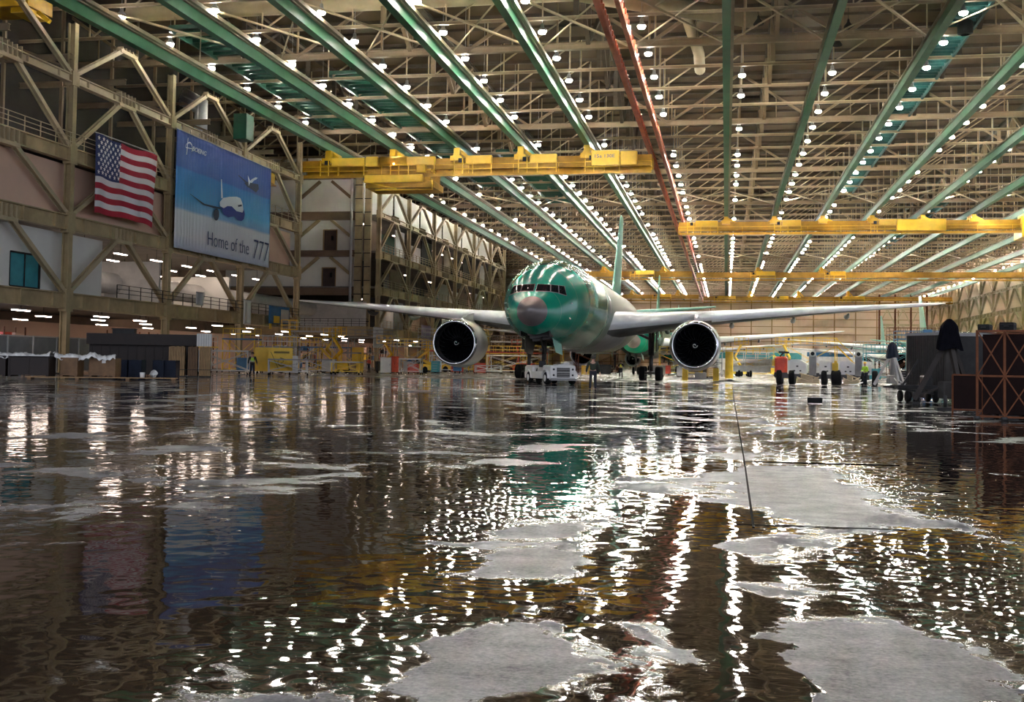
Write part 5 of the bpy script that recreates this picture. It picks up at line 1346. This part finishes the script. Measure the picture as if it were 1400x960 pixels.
# covered tripod jacks
M['darkmetal'] = nmat('dark_brown_metal', (.03,.024,.02), .6, 0, .2, 2, spec=.3)
def tripod(loc, rz, s, cov, legm, label):
    t = thing('tripod_jack', label, 'jack', loc, rz); apex = 2.35*s
    for k in range(3):
        a = PI/2+2*PI*k/3+PI; c = Vector((1.35*s*math.cos(a), 1.1*s*math.sin(a), 0))
        w = MB(); w.bar((c.x,c.y,.15),(c.x*.12,c.y*.12,apex), .16*s, .2*s); w.bar((c.x,c.y,.25),(0,0,.8*s), .07*s); lg = w.build('leg', legm, t)
        w = MB(); w.box(c.x-.16,c.x+.16,c.y-.16,c.y+.16,0,.06); w.tube([(c.x,c.y,.04),(c.x,c.y,.45)], .05, 8); w.wheel((c.x+.18*s,c.y,.13), .13, .08); w.build('foot', 'dark', lg)
    w = MB(); w.tube([(0,0,.35),(0,0,apex)], .19*s, 12); w.tube([(0,0,apex),(0,0,apex+.5*s)], .12*s, 12); w.bev(-.35*s,.35*s,-.3*s,.3*s,.25,.9*s,.05); w.build('ram', 'grey' if legm == 'lgrey' else 'cont_grey', t)
    w = MB(); w.smooth = True
    def f(u, v):
        a = 2*PI*u; r = (.15+.14*min(1, v*6)+.2*v)*s*(1+.10*math.sin(a*5+v*3)*v+.05*math.sin(a*11))
        return (r*math.cos(a), r*.85*math.sin(a), (3.30-1.15*v)*s+.05*s*math.sin(a*3)*v)
    w.grid(f, 40, 10); w.lathe([(0.001,3.37*s),(.1*s,3.35*s),(.15*s,3.29*s)], 16); o = w.build('cover', cov, t); return t
tripod((12.2, 86.6, 0), .3, 1.0, 'navy', 'lgrey', 'tripod jack with pale legs and a dark cloth hood beyond the dark container')
tripod((8.65, 46.2, 0), .25, 1.0, 'cloth_dark', 'darkmetal', 'big tripod jack with black cloth hood standing before the grey container')
# small drawbar trailer
t = thing('drawbar_trailer', 'low dark drawbar trailer with small wheels left of the black hooded jack', 'trailer', (7.55, 48.0, 0), .2)
w = MB(); w.box(-.75,1.0,-.5,.5,.55,.7); w.bar((-.75,0,.6),(-1.2,0,.62), .08); w.bar((-.75,-.4,.55),(.9,-.4,.35), .08); w.build('bed', 'dark', t)
w = MB()
for x in (-.35,.0,.8):
    w.wheel((x,-.42,.24), .24, .14)
    w.wheel((x,.42,.24), .24, .14)
w.build('wheels', 'black', t)
w = MB(); w.bar((-.4,.0,.7),(.25,.0,1.75), .07); w.bev(.4,.75,-.3,.3,.7,1.1,.04); w.build('lever', 'dark', t)
w = MB(); w.bev(-.35,.35,-.3,.3,.1,.6,.04); o = w.build('pump_unit', 'dark', loc=(9.5,45.2,0), rz=.2); tag(o, 'dark pump unit on the floor at the foot of the black hooded jack', 'pump')
# grey ribbed container and neighbours
t = thing('ribbed_container', 'grey ribbed container behind the black hooded jack', 'container', (0,0,0))
a, b = Vector((7.62,49.6,0)), Vector((9.2,48.6,0))
w = MB(); along(Vector((7.75,50.6,0)),Vector((9.0,48.6,0)),0,w,0,1,0,2.4,.15,2.85); w.build('body', 'cont_grey', t)
w = MB()
for q in range(20): along(Vector((7.75,50.6,0)),Vector((9.0,48.6,0)),0,w,q*.05,q*.05+.02,-.04,0,.15,2.85)
w.build('ribs', 'cont_grey', t)
w = MB(); along(Vector((7.75,50.6,0)),Vector((9.0,48.6,0)),0,w,-.02,1.02,-.06,2.45,2.8,2.92); w.build('roof_edge', 'grey', t)
t = thing('flat_container', 'dark flat sided container between the black hooded jack and the red scaffold', 'container', (0,0,0))
w = MB(); along(Vector((9.05,47.7,0)),Vector((12.4,46.8,0)),0,w,0,1,0,1.15,.1,2.8); w.build('body', 'dark', t)
w = MB(); along(Vector((9.05,47.7,0)),Vector((12.4,46.8,0)),0,w,.05,.3,-.03,0,.3,2.5); along(Vector((9.05,47.7,0)),Vector((12.4,46.8,0)),0,w,.35,.36,-.04,0,.1,2.8); w.build('door', 'dark', t)
w = MB(); along(Vector((9.05,47.7,0)),Vector((12.4,46.8,0)),0,w,-.01,1.01,-.05,1.2,2.72,2.82); w.build('roof_edge', 'grey', t)
# small gate frame
t = thing('gate_frame', 'small low tubular gate frame left of the red scaffold', 'gate', (0,0,0))
w = MB(); p0, p1 = Vector((6.95,36.6,0)), Vector((7.75,36.2,0))
for q in (p0, p1): w.bar((q.x,q.y,0),(q.x,q.y,1.2), .05)
for z in (.12,1.2): w.bar((p0.x,p0.y,z),(p1.x,p1.y,z), .05)
w.build('frame', 'rust', t); w = MB(); w.add([(p0.x,p0.y,.15),(p1.x,p1.y,.15),(p1.x,p1.y,1.17),(p0.x,p0.y,1.17),(p0.x,p0.y+.02,.15),(p1.x,p1.y+.02,.15),(p1.x,p1.y+.02,1.17),(p0.x,p0.y+.02,1.17)], [(0,1,2,3),(7,6,5,4),(0,4,5,1),(1,5,6,2),(2,6,7,3),(3,7,4,0)]); w.build('mesh_infill', 'darkred', t)
w = MB(); w.box(-.3,.3,-.3,.3,0,.12); w.tube([(0,0,.1),(0,0,.5)], .06, 8); o = w.build('floor_stub', 'dark', loc=(7.1,38.6,0)); tag(o, 'stubby dark post on a plate by the low gate frame', 'post')
# red oxide scaffold tower rack
t = thing('scaffold_rack', 'dark red oxide rack tower with crossed rusty tubes at the right edge', 'rack', (0,0,0))
A0, A1 = Vector((6.75,32.2,0)), Vector((8.02,31.6,0)); dd = (A1-A0); nn_ = Vector((-dd.y, dd.x, 0)).normalized()
ps = []
w = MB()
for i in range(3):
    for d in (0, 2.2):
        p = A0+dd*i/2+nn_*d; w.bar((p.x,p.y,0),(p.x,p.y,2.45), .06)
w.build('post', 'rust', t)
w = MB()
for z in (.1,1.2,2.42):
    for d in (0, 2.2):
        a = A0+nn_*d; b = A1+nn_*d; w.bar((a.x,a.y,z),(b.x,b.y,z), .055)
    for e in (A0, A1): f = e+nn_*2.2; w.bar((e.x,e.y,z),(f.x,f.y,z), .055)
w.build('rail', 'rust', t)
w = MB()
for z0, z1 in ((.1,1.2),(1.2,2.42)):
    for i in range(2):
        p = A0+dd*i/2; q = A0+dd*(i+1)/2; w.bar((p.x,p.y-.03,z0),(q.x,q.y-.03,z1), .032); w.bar((q.x,q.y-.05,z0),(p.x,p.y-.05,z1), .032)
    e = A1; f = A1+nn_*2.2; w.bar((e.x+.03,e.y,z0),(f.x+.03,f.y,z1), .03); w.bar((f.x+.04,f.y,z0),(e.x+.04,e.y,z1), .03)
w.build('cross_brace', 'rust', t)
w = MB(); q = A0+nn_*.5; along(q, q+dd,0,w,.02,.98,0,1.6,.15,2.35); w.build('inner_panels', 'darkred', t)
w = MB()
for i in range(3):
    for d in (0, 2.2): p = A0+dd*i/2+nn_*d; w.tube([(p.x,p.y,0),(p.x,p.y,.1)], .09, 10)
w.build('foot', 'dark', t)
for i, (u, d, s_, h) in enumerate(((.08,.2,.30,.17),(.5,.2,.36,.22),(.95,.5,.38,.30))):
    p = A0+dd*u+nn_*d; t2 = thing('black_case', '%s black case on top of the red scaffold rack' % ('leftmost','middle','right')[i], 'case', (p.x,p.y,2.45), -.4, 'black cases on the scaffold')
    w = MB(); w.bev(-s_/2,s_/2,0,.5,.0,h,.02); w.build('body', 'black', t2); w = MB(); w.box(-s_/2-.01,s_/2+.01,-.01,.51,h*.7,h*.74); w.tube([(-.06,-.03,h*.5),(.06,-.03,h*.5)], .012, 6); w.build('catch', 'dark', t2)
t = thing('dark_machine', 'dark red brown panel stack leaning at the right edge past the scaffold', 'panels', (0,0,0))
w = MB(); along(Vector((8.75,32.3,0)),Vector((11.2,31.5,0)),0,w,0,1,0,3.,.1,2.5); w.build('panels', 'umber', t)
w = MB(); along(Vector((8.75,32.3,0)),Vector((11.2,31.5,0)),0,w,-.02,1.02,-.12,3.,2.5,2.62); w.build('top_board', 'dark', t)
w = MB(); w.bar((8.3,32.2,1.9),(9.2,31.8,.2), .05); w.bar((8.7,32.1,2.3),(9.6,31.8,.6), .05); w.build('leaning_tube', 'rust', t)
w = MB(); w.bev(-.28,.28,-.2,.2,0,.16,.02); o = w.build('floor_block', 'black', loc=(3.5, 45.8, 0)); tag(o, 'small flat black block lying alone on the wet floor', 'block')
t = thing('floor_mat', 'dark crumpled mat on the dry floor right of the right engine', 'mat', (.3, 100.5, 0)); w = MB(); w.smooth = True; w.grid(lambda u, v: (-1.1+2.2*u, -.5+v, .02+.13*math.sin(PI*u)*math.sin(PI*v)*(1+.5*math.sin(u*14))), 20, 8); w.build('sheet', 'dark', t)
t = thing('engine_stand', 'yellow engine stand under the right engine', 'stand', (-2.2, 100., 0)); w = MB()
for x in (-1.35,1.35): w.box(x-.25,x+.25,-.3,.3,.05,1.15)
w.build('post', 'yellow', t); w = MB(); w.box(-1.6,1.6,-.2,.2,.15,.3); w.box(-.5,.5,-.4,.4,.3,.75); w.build('base', 'grey', t)
t = thing('stand_column', 'tall ochre cabinet right behind the right engine', 'cabinet', (.35, 118., 0)); w = MB(); w.bev(-.4,.4,-.5,.5,.1,2.9,.03); w.build('body', 'yellow', t); w = MB(); w.box(-.36,-.02,-.54,-.5,.2,2.7); w.box(.02,.36,-.54,-.5,.2,2.7); w.build('door', 'yellow', t)
# middle distance on the right: yellow truck, stands, blue structures
t = thing('yellow_truck', 'small yellow platform truck beyond the red tank', 'truck', (4.6, 150, 0), .1)
w = MB(); w.bev(-4.,3.2,-1.1,1.1,.7,1.5,.1); w.build('chassis', 'grey', t); w = MB(); w.bev(1.,3.4,-1.15,1.15,.5,1.3,.12); w.bev(1.5,3.1,-1.1,1.1,1.3,2.3,.15); cb = w.build('cab', 'yellow', t); w = MB(); w.box(1.75,2.9,-1.14,-1.08,1.4,2.1); w.build('window', 'glassdark', cb)
w = MB()
for x in (-3,-1.5,2.2): w.wheel((x,-1.,.45), .45, .3); w.wheel((x,1.,.45), .45, .3)
w.build('wheels', 'black', t); w = MB(); w.box(-4,1,-1.2,1.2,1.9,2.1)
for x in (-3.8,-2.2,-.6,.8):
    for y in (-1.1,1.1): w.bar((x,y,1.5),(x,y,3.2), .08)
w.bar((-4,-1.1,3.2),(1,-1.1,3.2), .07); w.bar((-4,-1.1,2.6),(1,-1.1,2.6), .07); w.build('platform', 'lgrey', t)
for (x,y,wd,dp,ht,m,d,lab) in ((-3.5,165,6,3,3.6,'lgrey','yellow','pale dock stand right of the right engine in the distance'),(3.5,170,7,3,3.2,'yellow','grey','yellow dock stand behind the yellow truck'),(12.,165,7,3,4.6,'yellow','grey','tall yellow dock stand behind the transporter'),(20.,160,5,3,4.,'lgrey','lgrey','pale dock stand behind the tripod with pale legs'),
                          (24.5,150,6,3,5.2,'blue','blue','blue two level dock stand beyond the tripod with pale legs'),(19.,140,5,3,3.2,'cyan','cyan','low teal dock stand beyond the transporter'),(28,175,8,3,6.5,'rust','grey','rusty stair tower dock right of the far wall'),(22,130,4,2.4,4.2,'grey','grey','grey dock stand with stairs near the ribbed container'),
                          (-6.3,160,6,3,3.,'yellow','grey','yellow dock stand seen under the airliner belly'),(-19.,166,6,3,3.,'rust','grey','rust coloured dock stand seen under the fuselage'),(-27,164,6,3,3.4,'yellow','white','yellow and white dock stand under the left wing root'),(-3,140,5,2.6,1.8,'grey','grey','low grey dock stand behind the right main gear')):
    stand((x,y,0), 0, wd, dp, ht, m, lab, deckm=d, stairs=(wd == 7 or ht > 5))
boom_lift((7.5,146,0), .4, 'yellow', 'yellow boom lift behind the two grey transporter posts', 4.2)
boom_lift((1.8,158,0), -.5, 'yellow', 'yellow boom lift above the yellow truck', 4.4)
t = thing('vehicle_column', 'upright blue column beyond the tripod with pale legs', 'column', (21.0,124,0)); w = MB(); w.bev(-.45,.45,-.4,.4,0,5.6,.05); w.build('shaft', 'blue', t); w = MB(); w.box(-1.6,1.6,-.3,.3,3.0,3.3); w.box(-1.6,-1.4,-.2,.2,0,3.); w.build('arm', 'cyan', t)
for i, (x, y, m, c) in enumerate(((-7.6,126,'grey','grey'),(-5.,131,'lgrey','pale'),(-13.5,124,'dark','black'),(-15.8,128,'yellow','yellow'),(-8.,146,'red','red'),(-1.5,128,'wood','brown'),(14.5,118,'cyan','teal'),(16.5,112,'dark','black'),(10.5,125,'white','white'),(-19.8,120,'white','white'),(-22.5,126,'red','dull red'))):
    if i % 2: tool_chest((x,y,0), .1, 1.3, 1.2, m, '%s tool chest %s' % (c, 'under the airliner' if x < -1 else 'on the dry floor behind the transporter'))
    else: crate_cart((x,y,0), .1, 1.7, 1.1, 1.35, m, '%s wheeled bin %s' % (c, 'under the airliner' if x < -1 else 'on the dry floor behind the transporter'), name='parts_bin', cat='bin')
# dark side equipment under the far wall rows: long pale low office strip
w = MB(); w.box(-20, 78, 431, 434, 0, 8.6); o = w.build('trim_90', 'white'); o['kind'] = 'structure'; o['label'] = 'low white strip building along the far wall'
w = MB(); w.box(30, 62, 430.7, 431, 5.6, 7.2); w.build('blue_band', 'blue', o); w = MB(); w.box(-20, 28, 430.7, 431, 4.4, 6.8); w.build('teal_band', 'cyan', o)

# storage racks and their boxes in the shop under the left walkway
rk = random.Random(21)
rack0 = None; bx0 = {}
for i in range(15):
    y = 62+i*12.5; x = -57.5-(i % 3)*2.6
    if rack0 is None:
        t = thing('storage_rack', 'grey shelving rack in the shop under the left walkway', 'rack', (x,y,0), 0, 'racks under the left walkway')
        w = MB()
        for yy in (-3,0,3):
            for xx in (-.5,.5): w.bar((xx,yy,0),(xx,yy,3.9), .1)
        w.build('upright', 'rust', t); w = MB()
        for z in (.3,1.5,2.7): w.box(-.55,.55,-3.05,3.05,z-.06,z)
        w.build('shelf', 'grey', t); rack0 = t
    else:
        t = copy_tree(rack0); t.location = (x,y,0)
    for z in (.3,1.5,2.7):
        for q in range(4):
            if rk.random() < .2: continue
            c = rk.choice(['wood','white','red','blue','dark','yellow','lgrey','wall_pink'])
            if c not in bx0:
                w = MB(); w.bev(-.4,.4,-.55,.55,0,.75,.03); o = w.build('storage_box', c); bx0[c] = o
                tag(o, {'wood':'brown','white':'white','red':'red','blue':'blue','dark':'black','yellow':'yellow','lgrey':'pale grey','wall_pink':'buff'}[c]+' storage box on a rack under the left walkway', 'box', 'boxes on the racks under the left walkway')
            else: o = bx0[c].copy(); col.objects.link(o)
            o.location = (x, y-2.2+q*1.45, z); o.scale = (1, .7+rk.random()*.4, .6+rk.random()*.6)
# more stands and frames crowding the left side
more = [(-47.2,103,3.2,2,3.3,'yellow','blue','yellow stand with blue deck against the third column'),(-34.8,99,2.6,1.4,1.2,'yellow','lgrey','low yellow trolley right of the yellow crate carts'),(-43,148,5,2.4,3.4,'yellow','lgrey','yellow stand in front of the recess column'),(-36,141,4,2,2.2,'white','white','white stand left of the left engine'),
        (-47.3,164,8,2.4,3.6,'lgrey','rust','pale stand with rust deck under the far left bay'),(-40,166,8,2.6,5.4,'yellow','lgrey','tall yellow stand under the far left bay'),(-32,170,8,3,4.6,'rust','lgrey','rust coloured dock behind the left engine'),(-24,176,8,3,5.4,'lgrey','yellow','pale dock under the left wing root'),
        (-46.8,188,9,2.6,4.2,'yellow','grey','yellow dock far down the left wall'),(-37,196,9,3,5.2,'lgrey','white','pale dock far down the left side'),(-31.8,110,2.2,1.2,1.6,'lgrey','white','small white topped stand in front of the red tool chest'),(-48,96.5,2,1.6,2.4,'lgrey','yellow','pale stand with yellow deck under the banner'),
        (-27.5,128,3,1.6,1.0,'white','lgrey','low white dolly right under the left engine'),(-23.5,134,3.4,1.6,1.3,'yellow','yellow','low yellow dolly under the left wing')]
for (x,y,wd_,dp,ht,m,d,lab) in more: stand((x,y,0), .1, wd_, dp, ht, m, lab, deckm=d, rails=ht > 2)
for (x,y,m,hh,r,lab) in ((-41.2,113.5,'crane_yellow',3.8,.9,'yellow boom lift with folded boom right of the yellow stand'),(-35.5,129,'crane_yellow',2.8,-.5,'small yellow lift just left of the red guard rail'),(-28.5,152,'red',3.6,.3,'orange red lift behind the left engine'),(-45,172,'crane_yellow',5.5,.2,'yellow lift raised by the far left bay')):
    boom_lift((x,y,0), r, m, lab, hh)
# ------------------------------------------------------------------ world, camera
wd = bpy.data.worlds.new('world'); sc.world = wd; wd.use_nodes = True
wd.node_tree.nodes['Background'].inputs[0].default_value = (.80, .85, 1., 1); wd.node_tree.nodes['Background'].inputs[1].default_value = .36
f = 1515.; Hc = 1.35; roll = .0155; cyp = 440.
th = math.atan((993-700)/f); pt = math.atan((496.5-cyp)/f)
fw = Vector((-math.sin(th)*math.cos(pt), math.cos(th)*math.cos(pt), math.sin(pt)))
r0 = Vector((math.cos(th), math.sin(th), 0)); u0 = r0.cross(fw)
R = r0*math.cos(roll)+u0*math.sin(roll); U = R.cross(fw)
cam = bpy.data.cameras.new('camera'); co = bpy.data.objects.new('camera', cam); col.objects.link(co)
mat = Matrix((R, U, -fw)).transposed().to_4x4(); mat.translation = (0, 0, Hc); co.matrix_world = mat
cam.sensor_width = 36; cam.lens = f/1400*36; cam.shift_y = -(480-cyp)/1400; cam.clip_end = 2000; cam.clip_start = .1
sc.camera = co
sc.view_settings.view_transform = 'Standard'; sc.view_settings.look = 'None'; sc.view_settings.gamma = 1; sc.view_settings.exposure = 1.92
try: sc.view_settings.use_curve_mapping = False
except Exception: pass
c = sc.cycles; c.use_denoising = True; c.max_bounces = 6; c.diffuse_bounces = 3; c.glossy_bounces = 4; c.caustics_reflective = False; c.caustics_refractive = False
c.sample_clamp_indirect = 6; c.use_light_tree = True
